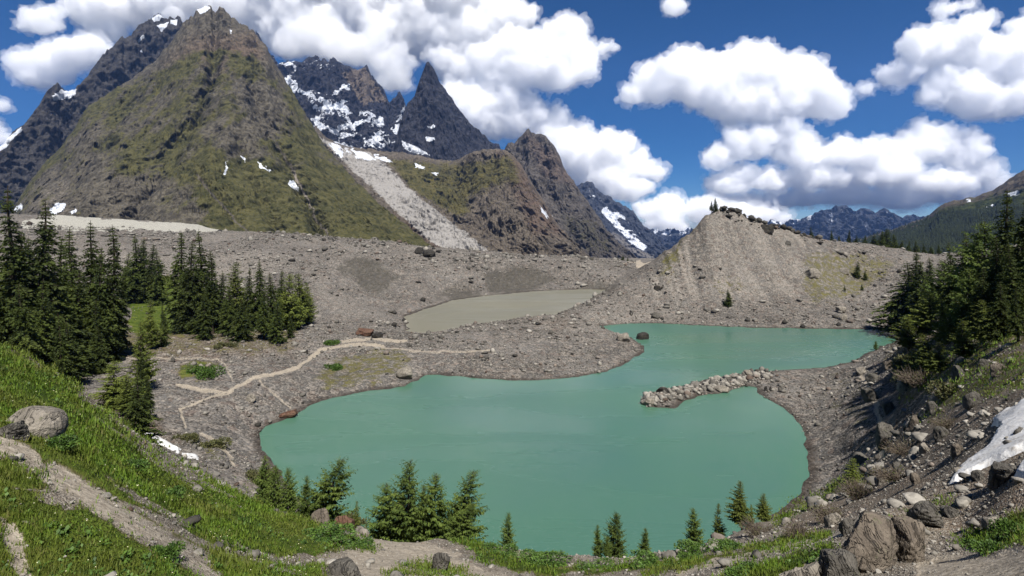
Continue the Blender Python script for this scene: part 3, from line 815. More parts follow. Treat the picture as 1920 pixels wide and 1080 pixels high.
mountain('mountain', R7, [(1050, 505), (1280, 510)], [(1050, 4800), (1280, 4200)], [(1050, 3000), (1280, 3000)],
         lambda u: mount_mat('far_blue_rock', lin(38, 42, 50), lin(62, 64, 70), lin(28, 36, 28), lin(40, 47, 36), scree=(120, 116, 112), unit=u), 'distant blue peak with snow gullies closing the valley', m7, 300, 260, 13, None, (35, 5), facet=.5, jag=1.8, seed=20)
R8 = [(1150, 450), (1190, 438), (1215, 436), (1232, 433), (1246, 436), (1262, 432), (1278, 434), (1295, 431), (1315, 434), (1340, 438), (1380, 440), (1430, 424), (1446, 414), (1458, 417), (1470, 422), (1482, 414), (1495, 412), (1510, 408), (1524, 404), (1536, 399), (1550, 394), (1560, 396), (1568, 391), (1578, 389), (1588, 390), (1597, 396), (1606, 398),
      (1615, 394), (1628, 397), (1640, 401), (1650, 396), (1658, 395), (1668, 399), (1680, 403), (1692, 408), (1702, 405), (1716, 404), (1730, 410), (1760, 412), (1800, 425)]


def m8(px, py, T, q, low):
    n = fbm(st3((px - .6 * py) / 12, (py + px) / 24, 0), 5, 97, .6, True)
    sn = P_(px, py, [(1430, 408), (1500, 405), (1560, 385), (1700, 395), (1740, 420), (1640, 440), (1500, 435)], 8) * (.02 + .25 * n + .38 * low)
    sn = np.maximum(sn, P_(px, py, [(1440, 414), (1500, 408), (1530, 404), (1510, 420), (1460, 428)], 4) * (.35 + .35 * n))
    sn = np.maximum(sn, P_(px, py, [(1220, 428), (1300, 428), (1290, 440), (1230, 440)], 3) * (.3 + .4 * n))
    return .1 + 0 * px, sn, 0 * px, 0 * px


mountain('mountain', R8, [(1150, 508), (1800, 500)], [(1150, 6300), (1800, 5800)], [(1150, 4200), (1800, 4200)],
         lambda u: mount_mat('far_range_rock', lin(38, 42, 50), lin(60, 62, 68), lin(28, 36, 28), lin(40, 47, 36), unit=u), 'distant blue range with snow patches beyond the moraine', m8, 500, 200, 14, None, (30, 5), jag=1.0, seed=23)

# --- wooded hillside on the right
R9 = [(1540, 475), (1590, 456), (1630, 444), (1668, 432), (1700, 420), (1725, 412), (1742, 404), (1758, 390), (1772, 381), (1790, 376), (1806, 375), (1818, 370), (1828, 371), (1842, 364), (1860, 358), (1880, 346), (1895, 334), (1908, 326), (1925, 318), (1960, 300), (2060, 250), (2300, 200)]
WOOD = [(1560, 475), (1640, 447), (1700, 430), (1742, 412), (1800, 404), (1850, 396), (1900, 392), (2300, 330), (2300, 520), (1560, 520)]


def m9(px, py, T, q, low):
    gr = .35 + .5 * P_(px, py, [(1760, 395), (1840, 375), (1960, 350), (1960, 420), (1760, 420)], 12)
    sn = np.zeros(px.shape)
    for poly in [[(1846, 392), (1862, 384), (1864, 388), (1850, 396)], [(1886, 364), (1912, 358), (1910, 364), (1890, 369)], [(1810, 376), (1820, 374), (1818, 379)]]:
        sn = np.maximum(sn, P_(px, py, poly, 1.2))
    return gr, sn, .3 * P_(px, py, [(1690, 425), (1750, 395), (1790, 380), (1760, 405), (1720, 425)], 6), .25 * P_(px, py, [(1760, 385), (1850, 370), (1840, 380), (1770, 400)], 8)


hill_o = mountain('hill', R9, [(1540, 500), (2300, 500)], [(1540, 2300), (1800, 1900), (2300, 1500)], [(1540, 900), (2300, 700)],
                  lambda u: mount_mat('hillside', lin(64, 60, 54), lin(92, 84, 75), lin(34, 42, 22), lin(56, 60, 33), unit=u), 'green hillside with snow flecks above the dark wood', m9, 420, 260, 6, None, (60, 5), jag=1.0, seed=26)
# ------------------------------------------------------------------ haze
hz = NT('thin_air')
pv = hz.n('VolumePrincipled')
pv.inputs['Color'].default_value = (0.25, 0.45, 1.0, 1)
pv.inputs['Density'].default_value = 0.000026
pv.inputs['Anisotropy'].default_value = 0.0
hz.t.links.new(pv.outputs[0], hz.out.inputs['Volume'])
bm = bmesh.new()
bmesh.ops.create_cube(bm, size=1)
bmesh.ops.scale(bm, verts=bm.verts, vec=(24000, 8650, 3600))
bmesh.ops.translate(bm, verts=bm.verts, vec=(0, -50 + 4325, 800))
hm = bpy.data.meshes.new('haze'); bm.to_mesh(hm); bm.free()
tag(link('haze', hm, hz.m), 'thin blue mountain air', 'haze', kind='stuff')

# ------------------------------------------------------------------ clouds: closed bodies of even vapour beyond the haze
cl = NT('cloud_vapour')
cv = cl.n('VolumePrincipled')
cv.inputs['Color'].default_value = (1, 1, 1, 1)
cv.inputs['Density'].default_value = 0.0075
cv.inputs['Anisotropy'].default_value = 0.0
cl.t.links.new(cv.outputs[0], cl.out.inputs['Volume'])


vl = NT('cloud_veil')
vv = vl.n('VolumePrincipled')
vv.inputs['Color'].default_value = (1, 1, 1, 1)
vv.inputs['Density'].default_value = 0.0026
vl.t.links.new(vv.outputs[0], vl.out.inputs['Volume'])


def remesh(ob, vox):
    rm = ob.modifiers.new('r', 'REMESH')
    rm.mode = 'VOXEL'
    rm.voxel_size = vox
    dg = bpy.context.evaluated_depsgraph_get()
    me = bpy.data.meshes.new_from_object(ob.evaluated_get(dg))
    ob.modifiers.clear()
    old = ob.data
    ob.data = me
    bpy.data.meshes.remove(old)


def cloud(blobs, seed, label, D=9600, vox=2.0, puff=1.0, grp=None):
    k = D / F
    rnd = random.Random(seed)
    bm = bmesh.new()
    for (x, y, rx, ry) in blobs:
        for j in range(6):
            a = rnd.uniform(0, 6.28); q = rnd.uniform(.2, .85); r = rnd.uniform(.4, .62) * min(rx, ry)
            cx = x + math.cos(a) * q * (rx - r * .6)
            cy = y + math.sin(a) * q * (ry - r * .6)
            cz = rnd.uniform(-1, 1) * rx * .45
            m = bmesh.ops.create_icosphere(bm, subdivisions=3, radius=r * k)
            bmesh.ops.translate(bm, verts=m['verts'], vec=((cx - CX) * k, D + cz * k, CH - (cy - HY) * k))
        m = bmesh.ops.create_icosphere(bm, subdivisions=4, radius=1)
        bmesh.ops.scale(bm, verts=m['verts'], vec=(rx * k * .82, max(rx * .6, ry) * k * .7, ry * k * .78))
        bmesh.ops.translate(bm, verts=m['verts'], vec=((x - CX) * k, D, CH - (y - HY) * k))
    me = bpy.data.meshes.new('cloud')
    bm.to_mesh(me); bm.free()
    ob = link('cloud', me)
    remesh(ob, vox * k)
    me = ob.data
    nv = len(me.vertices)
    co = np.empty(nv * 3); me.vertices.foreach_get('co', co); co = co.reshape(-1, 3)
    nn = np.empty(nv * 3); me.vertices.foreach_get('normal', nn); nn = nn.reshape(-1, 3)
    q = co / k
    q = q + np.stack([vnoise(q / 30, 1 + seed), vnoise(q / 30, 2 + seed), vnoise(q / 30, 3 + seed)], -1) * 10
    disp = 0
    for s_, a_ in ((42, 12), (21, 9), (10, 6.5), (5.5, 4.2), (3.2, 2.2)):
        disp = disp + (np.minimum(np.abs(vnoise(q / s_, int(s_) + seed)) * 2.6, 1.3) - .55) * a_ * puff
    up = np.clip(nn[:, 2] * .6 + .7, .3, 1)
    co = co + nn * ((disp - 3.2 * puff) * up * k)[:, None]
    me.vertices.foreach_set('co', co.ravel())
    me.update()
    remesh(ob, vox * .8 * k)
    me = ob.data
    me.materials.append(cl.m)
    # thing base at its own centre
    nv = len(me.vertices)
    co = np.empty(nv * 3); me.vertices.foreach_get('co', co); co = co.reshape(-1, 3)
    c = co.mean(0); co = co - c
    me.vertices.foreach_set('co', co.ravel().astype(np.float32)); me.update()
    ob.location = c
    # thin torn vapour round the body
    nn = np.empty(nv * 3); me.vertices.foreach_get('normal', nn); nn = nn.reshape(-1, 3)
    q = (co + c) / k
    w_ = np.stack([fbm(q / 16, 3, 101 + seed), fbm(q / 16, 3, 102 + seed), fbm(q / 16, 3, 103 + seed)], -1) * 10
    e_ = fbm((q + w_) / 11, 5, 104 + seed, .68) + .32
    v2 = co + nn * (e_ * 10 * max(puff, .8) * k)[:, None]
    m2 = me.copy(); m2.name = 'veil'
    m2.vertices.foreach_set('co', v2.ravel().astype(np.float32)); m2.update()
    m2.materials.clear()
    vo = link('veil', m2)
    remesh(vo, vox * .8 * k)
    vo.data.materials.append(vl.m)
    vo.parent = ob
    return tag(ob, label, 'cloud', grp)


cloud([(1185, 182, 28, 14), (1225, 165, 40, 35), (1268, 140, 46, 50), (1330, 165, 70, 50), (1400, 140, 70, 55), (1470, 160, 80, 60), (1530, 185, 55, 45), (1415, 205, 110, 28)], 1, 'large lens shaped cumulus cloud alone in the blue sky')
cloud([(1690, 140, 38, 22), (1740, 95, 60, 40), (1800, 90, 60, 50), (1860, 115, 60, 50), (1780, 160, 60, 40), (1850, 190, 90, 38), (1930, 150, 60, 70), (1925, 60, 30, 40), (1740, 180, 30, 22)], 2, 'tall ragged cumulus cloud cut by the top right of the picture')
cloud([(1345, 298, 28, 22), (1400, 275, 50, 32), (1450, 262, 50, 30), (1500, 285, 60, 30), (1580, 290, 70, 26), (1660, 290, 50, 26)], 3, 'low layered cumulus cloud above the moraine ridge', D=9450)
cloud([(1700, 290, 50, 26), (1745, 272, 60, 38), (1800, 285, 50, 36), (1840, 325, 40, 20)], 13, 'bright domed cumulus cloud at the end of the layered bank', D=9700)
cloud([(1370, 345, 50, 20), (1440, 340, 60, 20), (1540, 335, 80, 22), (1650, 330, 90, 22), (1760, 340, 80, 22), (1380, 325, 40, 14)], 4, 'flat shaded cloud bank below the layered cumulus', D=9600)
cloud([(1350, 375, 30, 22), (1420, 385, 60, 16), (1500, 372, 60, 18), (1590, 368, 70, 18), (1690, 372, 70, 20), (1780, 362, 70, 22), (1830, 355, 50, 18)], 14, 'long low cloud bank resting on the far blue range', D=10000)
cloud([(1220, 400, 30, 16), (1260, 395, 40, 17), (1310, 393, 40, 18), (1340, 410, 60, 20), (1250, 425, 60, 18), (1430, 410, 60, 14)], 5, 'small horizon cloud bank beside the lone ridge tree', D=9200)
cloud([(1030, 250, 50, 40), (1080, 262, 50, 36), (1130, 280, 60, 40), (1185, 312, 50, 32), (1120, 330, 70, 40), (1170, 355, 60, 22), (1225, 328, 24, 13), (1060, 300, 60, 50)], 6, 'white cumulus cloud right of the grey rock tower', D=9600)
cloud([(920, 190, 60, 40), (980, 205, 50, 32), (900, 230, 60, 45), (960, 235, 50, 30), (870, 190, 40, 30), (1000, 225, 30, 30)], 7, 'white cloud tucked behind the right flank of the spire', D=9500)
cloud([(930, 120, 60, 40), (990, 105, 60, 50), (1050, 90, 50, 52), (1085, 115, 40, 45), (1030, 140, 70, 32), (960, 150, 60, 25), (1065, 60, 30, 28)], 8, 'bright rounded cumulus cloud above and right of the spire', D=9400)
cloud([(180, 25, 60, 35), (260, 10, 80, 45), (350, 0, 90, 60), (450, 20, 90, 60), (540, 50, 80, 60), (620, 70, 90, 50), (700, 60, 90, 70), (700, -10, 120, 60), (800, 50, 90, 60), (880, 60, 80, 50), (940, 30, 80, 40), (820, -20, 120, 50), (560, -30, 160, 40), (720, 140, 50, 30), (850, 130, 50, 35), (200, 60, 40, 20)], 9, 'huge grey white cloud sheet spreading over the summits', D=10300, vox=3.2)
cloud([(55, 125, 38, 26), (100, 118, 50, 32), (150, 105, 50, 24), (180, 100, 30, 20), (80, 148, 50, 18)], 10, 'white cumulus cloud left of the dark ridge')
cloud([(75, 42, 36, 26), (95, 25, 22, 18), (45, 52, 18, 10)], 11, 'small puffy cloud high above the dark ridge', puff=.7)
cloud([(1264, 18, 20, 15)], 12, 'tiny round cloud puff near the top middle of the sky', puff=.5, vox=1.6)
cloud([(1622, 168, 14, 11)], 15, 'tiny cloud puff between the two big right hand clouds', puff=.4, vox=1.5)
cloud([(1770, 18, 28, 16), (1800, 8, 30, 12), (1845, 38, 20, 10)], 16, 'ragged wisps of cloud over the tall ragged cumulus', puff=.8, vox=1.6)
cloud([(1145, 88, 20, 10), (1125, 95, 10, 7)], 17, 'thin grey wisp right of the bright rounded cumulus', puff=.5, vox=1.5)
cloud([(2, 200, 14, 10)], 18, 'tiny white cloud puff at the far left edge of the sky', puff=.4, vox=1.5)
cloud([(10, 262, 30, 12), (-20, 250, 30, 18)], 19, 'small bright cloud behind the foot of the dark ridge', puff=.6, vox=2)
cloud([(585, 60, 60, 40), (640, 85, 60, 30), (680, 95, 60, 36), (550, 85, 40, 26), (740, 110, 50, 30), (740, 150, 30, 22)], 20, 'grey cloud wrapped round the tops of the snowy massif', D=4300, vox=2.4)

# ------------------------------------------------------------------ finding places on the ground
def hit(px, py, dmin=6.0, dmax=420.0):
    """ground point seen at a traced spot of the photo"""
    Ds = np.exp(np.linspace(math.log(dmin), math.log(dmax), 1400))
    x = (px - CX) / F * Ds
    z = ground_z(x, Ds)
    q = HY - (z - CH) / Ds * F
    k = np.where(q <= py)[0]
    i = int(k[0]) if len(k) else int(np.argmin(np.abs(q - py)))
    return float(x[i]), float(Ds[i]), float(z[i])


def sample(grid, x, y):
    px = x / y * F + CX
    i = np.clip(np.searchsorted(PX, px), 0, len(PX) - 1)
    j = np.clip(np.searchsorted(LD, y), 0, len(LD) - 1)
    return grid[j, i]


# ------------------------------------------------------------------ rubble: loose stones nobody could count
def ico(sub):
    b = bmesh.new()
    bmesh.ops.create_icosphere(b, subdivisions=sub, radius=1)
    v = np.array([x.co[:] for x in b.verts])
    f = np.array([[x.index for x in p.verts] for p in b.faces])
    b.free()
    return v, f


def stone_shapes(sub, n, seed):
    r = np.random.RandomState(seed)
    v, f = ico(sub)
    out = []
    for i in range(n):
        w = v.copy()
        for k in range(7):
            d = r.normal(size=3); d /= np.linalg.norm(d)
            h = r.uniform(.45, .8)
            over = np.maximum(w @ d - h, 0)
            w = w - over[:, None] * d
        w = w * r.uniform(.65, 1.25, 3)
        w = w + r.normal(size=w.shape) * .05
        out.append(w)
    return np.array(out), f


def scatter_stones(name, label, x, y, size, tone, sub, seed, mat, sink=.3):
    r = np.random.RandomState(seed)
    shp, f = stone_shapes(sub, 14, seed)
    n = len(x)
    z = ground_z(x, y)
    k = r.randint(0, len(shp), n)
    a = r.uniform(0, 6.28, n)
    V = shp[k] * size[:, None, None] * .5
    V[..., 2] *= .75
    c, s_ = np.cos(a), np.sin(a)
    X = V[..., 0] * c[:, None] - V[..., 1] * s_[:, None]
    Y = V[..., 0] * s_[:, None] + V[..., 1] * c[:, None]
    V = np.stack([X + x[:, None], Y + y[:, None], V[..., 2] + (z + size * .5 * (.6 - sink))[:, None]], -1)
    nv = shp.shape[1]
    faces = (f[None] + (np.arange(n) * nv)[:, None, None]).reshape(-1, 3)
    colr = np.repeat(np.stack([tone, r.uniform(0, 1, n), r.uniform(0, 1, n), np.ones(n)], -1)[:, None], nv, 1).reshape(-1, 4)
    me = mesh_np(name, V.reshape(-1, 3), faces, {'tone': colr}, smooth_shade=False)
    return tag(link(name, me, mat), label, name, kind='stuff')


def stone_mat():
    s = NT('loose_stone')
    t, r1, r2, _ = s.attr('tone')
    co = s.coord()
    n = s.noise(co, 3.0, 4, .65)
    c = s.mix(t, lin(48, 46, 42), lin(146, 141, 132))
    c = s.mix(s.ramp(r1, .86, 1, 0, .5), c, lin(96, 74, 62))
    c = s.mix(s.ramp(n, .4, .7, 0, .45), c, lin(40, 37, 33))
    return s.surf(c, .92, s.bump(n, .6, .12), .15)


M_STONE = stone_mat()
rs = np.random.RandomState(4)


def stone_field(n, d0, d1, lo, hi, power, seed, sub, name, label, allow):
    r = np.random.RandomState(seed)
    px = r.uniform(-120, 2040, n)
    wide = r.uniform(0, 1, n) < .12
    px = np.where(wide, r.uniform(-900, 3000, n), px)
    D = np.exp(r.uniform(math.log(d0), math.log(d1), n))
    x = (px - CX) / F * D
    size = lo * (1 - r.uniform(0, 1, n)) ** (-1 / power)
    size = np.minimum(size, hi) * D / F
    s = np.minimum(poly_sd(x, D, LAKE_W), poly_sd(x, D, BROWN_W))
    z = ground_z(x, D)
    py = HY - (z - CH) / D * F
    p = allow(px, py, D, x)
    keep = (r.uniform(0, 1, n) < p) & (s > .2)
    x, D, size = x[keep], D[keep], size[keep]
    tone = np.clip(r.normal(.45, .3, len(x)) + .2 * (D < 50), 0, 1)
    return scatter_stones(name, label, x, D, size, tone, sub, seed, M_STONE)


def allow_far(px, py, D, x):
    g_, p_, dk_ = sample(grass, x, D), sample(path, x, D), sample(dark, x, D)
    cone = smooth(px, 1250, 1300) * (1 - smooth(px, 1490, 1540)) * (D > 186) * (py < 575)
    boul = np.clip(fbm(st3(x / 30, D / 22, 0), 4, 88, .6) * 1.3 + .5, .06, 1)
    return boul * (1 - .75 * np.clip(g_, 0, 1)) * (1 - p_) * (1 - .9 * dk_) * (1 - .65 * cone)


def allow_near(px, py, D, x):
    g_, p_ = sample(grass, x, D), sample(path, x, D)
    boul = np.clip(fbm(st3(x / 6, D / 6, 0), 3, 89) * .9 + .55, .08, 1)
    bx = smooth(px, 1480, 1640)
    return boul * (1 - .97 * np.clip(g_ * 1.2, 0, 1)) * (1 - .88 * p_) * (.55 + .45 * bx)


stone_field(190000, 55, 420, 1.5, 14, 2.35, 101, 1, 'rubble', 'grey and rusty moraine stones scattered round the lakes', allow_far)
stone_field(26000, 8, 60, 2.6, 34, 1.8, 102, 2, 'scree', 'broken stones on the near slopes', allow_near)
stone_field(60000, 7, 34, 1.6, 9, 2.2, 103, 1, 'gravel', 'small stones on the bare strips and paths near by', lambda px, py, D, x: (1 - .98 * np.clip(sample(grass, x, D) * 1.3, 0, 1)) * (1 - .85 * sample(path, x, D)))
# the rocky spit and the shore rims: bigger blocks crowd here
r = np.random.RandomState(55)
SPIT = [(1205, 752), (1240, 750), (1290, 735), (1350, 722), (1400, 712), (1440, 708)]
u_ = r.uniform(0, 5, 900)
i_ = u_.astype(int)
sx = np.array([p[0] for p in SPIT]); sy = np.array([p[1] for p in SPIT])
px_ = sx[i_] * (1 - u_ + i_) + sx[np.minimum(i_ + 1, 5)] * (u_ - i_) + r.normal(0, 6, 900)
py_ = sy[i_] * (1 - u_ + i_) + sy[np.minimum(i_ + 1, 5)] * (u_ - i_) + r.normal(0, 5.5, 900)
D_ = CH * F / (py_ - HY)
scatter_stones('rubble', 'angular blocks heaped along the narrow rocky spit', (px_ - CX) / F * D_, D_, np.minimum(4 * (1 - r.uniform(0, 1, 900)) ** (-1 / 1.9), 17) * D_ / F, np.clip(r.normal(.62, .27, 900), 0, 1), 1, 56, M_STONE, .2)

RIM = [(1348, 393), (1385, 398), (1420, 412), (1450, 424), (1495, 436), (1540, 448)]
u_ = r.uniform(0, 5, 130)
i_ = u_.astype(int)
sx = np.array([p[0] for p in RIM])
px_ = sx[i_] * (1 - u_ + i_) + sx[np.minimum(i_ + 1, 5)] * (u_ - i_) + r.normal(0, 3, 130)
D_ = np.interp(px_, [1345, 1400, 1490, 1540], [221.5, 223.5, 228.5, 232]) - np.abs(r.normal(0, 2.2, 130))
scatter_stones('rubble', 'dark blocks sticking out of the moraine crest', (px_ - CX) / F * D_, D_, np.minimum(4 * (1 - r.uniform(0, 1, 130)) ** (-1 / 2.0), 15) * D_ / F, np.clip(r.normal(.08, .12, 130), 0, 1), 1, 57, M_STONE, .1)

# ------------------------------------------------------------------ boulders one can point to


def rock_mat(name, c1, c2, c3):
    s = NT(name)
    co = s.coord()
    n = s.noise(co, 1.1, 5, .65, .4)
    n2 = s.noise(co, 7, 5, .7)
    v = s.noise(s.coord((1, 1, .25)), 2.6, 5, .7, 1.2)
    c = s.mix(s.ramp(n, .35, .65), c1, c2)
    c = s.mix(s.ramp(n2, .52, .72, 0, .6), c, c3)
    c = s.mix(s.ramp(v, .56, .7, 0, .6), c, tuple(q * .35 for q in c3[:3]) + (1,))
    lich = s.noise(co, 3.4, 3, .8, .5)
    c = s.mix(s.ramp(lich, .6, .66, 0, .5), c, lin(96, 98, 74))
    crk = s.math('ABSOLUTE', s.math('SUBTRACT', s.noise(s.coord((1, .7, .6)), 1.2, 3, .6, 1.5), .5))
    c = s.mix(s.ramp(crk, 0, .012, .7, 0), c, g(.01))
    h = s.math('ADD', s.math('MULTIPLY', n, .6), s.math('ADD', s.math('MULTIPLY', n2, .22), s.math('ADD', s.math('MULTIPLY', v, .5), s.ramp(crk, 0, .02, 0, .25))))
    return s.surf(c, .9, s.bump(h, .9, .35), .15)


ROCKS = {'grey': rock_mat('grey_rock', lin(74, 71, 66), lin(100, 96, 89), lin(48, 45, 41)), 'pale': rock_mat('pale_rock', lin(112, 106, 97), lin(140, 133, 122), lin(78, 72, 64)),
         'tan': rock_mat('tan_rock', lin(90, 82, 73), lin(112, 103, 92), lin(58, 55, 52)), 'red': rock_mat('reddish_rock', lin(86, 60, 48), lin(102, 80, 66), lin(54, 42, 36)),
         'dark': rock_mat('dark_rock', lin(42, 39, 36), lin(60, 57, 53), lin(26, 24, 22))}


def rock_mesh(w, d, h, seed, cuts=11, rough=.06, sub=5, lo=.42, box=.35):
    r = np.random.RandomState(seed)
    v, f = ico(sub)
    # between a ball and a block, then split by flat fracture planes
    m = v / np.abs(v).max(1)[:, None]
    v = v * (1 - box) + m * box
    for k in range(cuts):
        dd = r.normal(size=3); dd[2] *= .8; dd /= np.linalg.norm(dd)
        hh = r.uniform(lo, .92)
        v = v - np.maximum(v @ dd - hh, 0)[:, None] * dd
    nrm = v / (np.linalg.norm(v, axis=1)[:, None] + 1e-6)
    st = fbm(np.stack([v[:, 0] * 1.2, v[:, 1] * 1.2, v[:, 2] * 3.5], -1) + seed, 5, seed, .6, True)
    v = v + nrm * (st * rough + fbm(v * 5 + seed, 3, seed + 2) * rough * .35)[:, None]
    v = v * np.array([w, d, h]) * .5 / np.array([np.abs(v[:, 0]).max(), np.abs(v[:, 1]).max(), np.abs(v[:, 2]).max()])
    return mesh_np('boulder', v, f)


def boulder(px, py, wp, hp, kind, label, seed, group=None, D=None, sink=.3, tilt=0.0, **kw):
    """base centre at (px, py), size in photo pixels; bedded into the slope"""
    if D is None:
        x, y, z = hit(px, py)
    else:
        x, y = (px - CX) / F * D, D
        z = gz(x, y)
    w, h = wp * y / F, hp * y / F * 1.1
    cy_ = y + w * .3
    ang = np.linspace(0, 6.28, 12)
    ring = ground_z(x + np.cos(ang) * w * .33, cy_ + np.sin(ang) * w * .3)
    top = z + h if D is None else CH - (py - hp - HY) / F * cy_
    top = max(top, float(ring.max()) + .1 * h)
    bot = min(float(ring.min()), z) - sink * h * .6
    hh = top - bot
    if wp < 34 and not kw:
        kw = dict(cuts=7, lo=.6)
    me = rock_mesh(w, w * .85, hh, seed, sub=5 if wp > 40 else 4, **kw)
    o = link('boulder', me, ROCKS[kind])
    o.location = (x, cy_, (top + bot) / 2)
    o.rotation_euler = (0, tilt, 0)
    return tag(o, label, 'boulder', group)


boulder(1648, 1092, 140, 130, 'tan', 'huge tan and grey boulder with a fractured face beside the foreground path', 3, D=13, rough=.05)
boulder(1716, 1052, 66, 80, 'tan', 'tall brown slab leaning on the right side of the huge tan boulder', 14, D=13.6, tilt=.25)
boulder(1588, 1092, 84, 58, 'grey', 'grey weathered block at the left foot of the huge tan boulder', 25, D=12.4)
boulder(1512, 1092, 80, 42, 'pale', 'low pale sandy rock at the bottom edge left of the grey weathered block', 36, D=12.6)
boulder(1752, 990, 60, 36, 'grey', 'grey block behind the leaning brown slab', 47)
boulder(1812, 934, 28, 22, 'pale', 'pale rounded rock below the tip of the large snow patch', 58, D=20)
boulder(1905, 962, 60, 44, 'grey', 'grey block at the right edge below the small snow patch', 69, D=16.5)
boulder(1916, 838, 20, 42, 'grey', 'grey boulder standing in the right margin of the large snow patch', 71, D=20.5)
boulder(1640, 752, 34, 20, 'grey', 'grey wedge shaped block on the right bank path', 82)
boulder(1676, 822, 44, 26, 'grey', 'grey slab lower down the right bank path', 93)
boulder(1738, 848, 18, 15, 'pale', 'small pale rock among the brown scree of the right slope', 104)
boulder(1700, 728, 22, 12, 'pale', 'flat whitish rock under the right hand larches', 115)
boulder(1805, 705, 34, 20, 'grey', 'grey flat rock beside the dark hollow of the right slope', 126)
boulder(38, 796, 104, 34, 'pale', 'long smooth grey boulder in the green slope', 137, D=15.5, rough=.015, cuts=5, lo=.66, box=.1)
boulder(8, 822, 50, 34, 'grey', 'smaller grey boulder in front of the long smooth one', 148, D=14.5, cuts=5)
boulder(640, 1092, 70, 40, 'grey', 'grey dome shaped boulder at the bottom of the green slope', 159, D=17, cuts=5, rough=.03)
boulder(826, 1060, 34, 28, 'grey', 'blue grey stone lying on the pale dirt patch', 161, D=22)
boulder(600, 985, 48, 32, 'tan', 'pale tan boulder at the left end of the rocky bank below the wind bent spruces', 172, D=34)
boulder(640, 992, 44, 26, 'red', 'reddish brown boulder beside the pale tan one on the bank', 183, D=34)
boulder(672, 1010, 40, 22, 'pale', 'pale stones block at the top of the dirt patch', 194, D=33)
boulder(512, 978, 26, 20, 'grey', 'grey rock poking out of the grass near the front trees', 205, D=29)
boulder(757, 712, 32, 20, 'pale', 'large pale boulder near the lake edge on the grassy point', 216)
boulder(538, 787, 36, 14, 'red', 'low reddish boulder at the waterline of the left shore', 227)
boulder(469, 754, 18, 13, 'pale', 'small whitish boulder on the left gravel flat', 238)
boulder(1208, 643, 26, 17, 'dark', 'dark boulder standing in the lake off the gravel point', 249, D=None, sink=.5)
boulder(1170, 641, 26, 15, 'pale', 'whitish boulder on the tip of the gravel point', 251)
boulder(683, 630, 40, 13, 'red', 'long reddish boulder at the foot of the rubble slope', 262)
boulder(706, 634, 22, 9, 'dark', 'dark boulder right beside the long reddish one', 273)
boulder(1526, 524, 28, 17, 'pale', 'rounded pale boulder on the grassy side of the moraine', 284)
boulder(1580, 588, 20, 12, 'pale', 'pale block low on the moraine apron, upper of two', 295)
boulder(1583, 602, 16, 11, 'pale', 'pale block low on the moraine apron, lower of two', 306)
boulder(1444, 441, 28, 16, 'dark', 'dark overhanging boulder on the moraine crest', 317)
boulder(1585, 516, 18, 8, 'pale', 'flat pale boulder left of the small dark ridge tree', 328)
boulder(1478, 463, 12, 8, 'grey', 'grey boulder high on the bare moraine face', 339)
boulder(1234, 546, 14, 9, 'dark', 'dark boulder at the left foot of the moraine', 341)
boulder(1232, 598, 18, 10, 'grey', 'grey boulder at the waterline below the moraine', 352)
boulder(805, 484, 26, 15, 'dark', 'dark block on the rubble crest under the glacier tongue', 363)
boulder(785, 478, 18, 11, 'dark', 'smaller dark block just left of the one on the rubble crest', 374)
boulder(1218, 762, 26, 13, 'pale', 'pale flat block at the tip of the rocky spit', 385)
boulder(1243, 740, 22, 12, 'dark', 'dark capped block near the tip of the rocky spit', 396)
boulder(1358, 738, 30, 10, 'pale', 'pale wedge block low on the spit near its middle', 407)
boulder(1404, 706, 18, 10, 'pale', 'white block at the landward end of the rocky spit', 418)
boulder(1437, 734, 6, 8, 'dark', 'tiny dark upright stone on the shore at the root of the spit', 429)
boulder(1445, 734, 6, 8, 'dark', 'second tiny dark upright stone on the shore at the root of the spit', 431)
boulder(575, 664, 5, 7, 'dark', 'tiny dark stone standing on the pale path', 442)
_names = [('grey', 'grey angular block'), ('pale', 'pale angular block'), ('grey', 'weathered angular block'), ('tan', 'tan angular block')]
_spots = [(1660, 905, 26, 18, 'left of the brown twigs on the right slope'), (1690, 885, 22, 15, 'in the middle of the brown twigs on the right slope'), (1722, 905, 20, 14, 'above the green strip on the right slope'), (1600, 1000, 36, 24, 'behind the huge tan boulder beside the path'),
          (1566, 985, 30, 20, 'under the bare brown shrub near the path'), (1770, 820, 26, 16, 'beside the upper edge of the scree hollow'), (1800, 850, 20, 15, 'under the lower lip of the large snow patch'), (1672, 770, 24, 14, 'between the bank path and the scree'),
          (1620, 700, 20, 11, 'where the bank path leaves the shore'), (1640, 715, 22, 12, 'just above the shore at the start of the right bank'), (1668, 690, 18, 12, 'at the foot of the lowest larch bush'), (1840, 900, 22, 14, 'under the snow patch tip beside the green strip'),
          (1868, 992, 30, 18, 'above the dark green clump at the right'), (1790, 970, 26, 16, 'between the pale rounded rock and the path'), (1720, 800, 28, 18, 'in the shade of the twiggy shrubs'), (1755, 770, 22, 14, 'just under the reddish earth bank'),
          (1770, 748, 30, 18, 'at the upper edge of the reddish earth bank'), (1830, 760, 30, 22, 'left of the top of the large snow patch'), (1880, 700, 26, 16, 'in the stony hollow under the right trees'), (1850, 690, 22, 13, 'at the left end of the stony hollow')]
for i, (x_, y_, w_, h_, t_) in enumerate(_spots):
    k_, n_ = _names[(i * 7 + 1) % 4]
    boulder(x_, y_, w_, h_, k_, n_ + ' ' + t_, 500 + i, 'angular blocks on the right slope')

# ------------------------------------------------------------------ snow patches lying on the ground


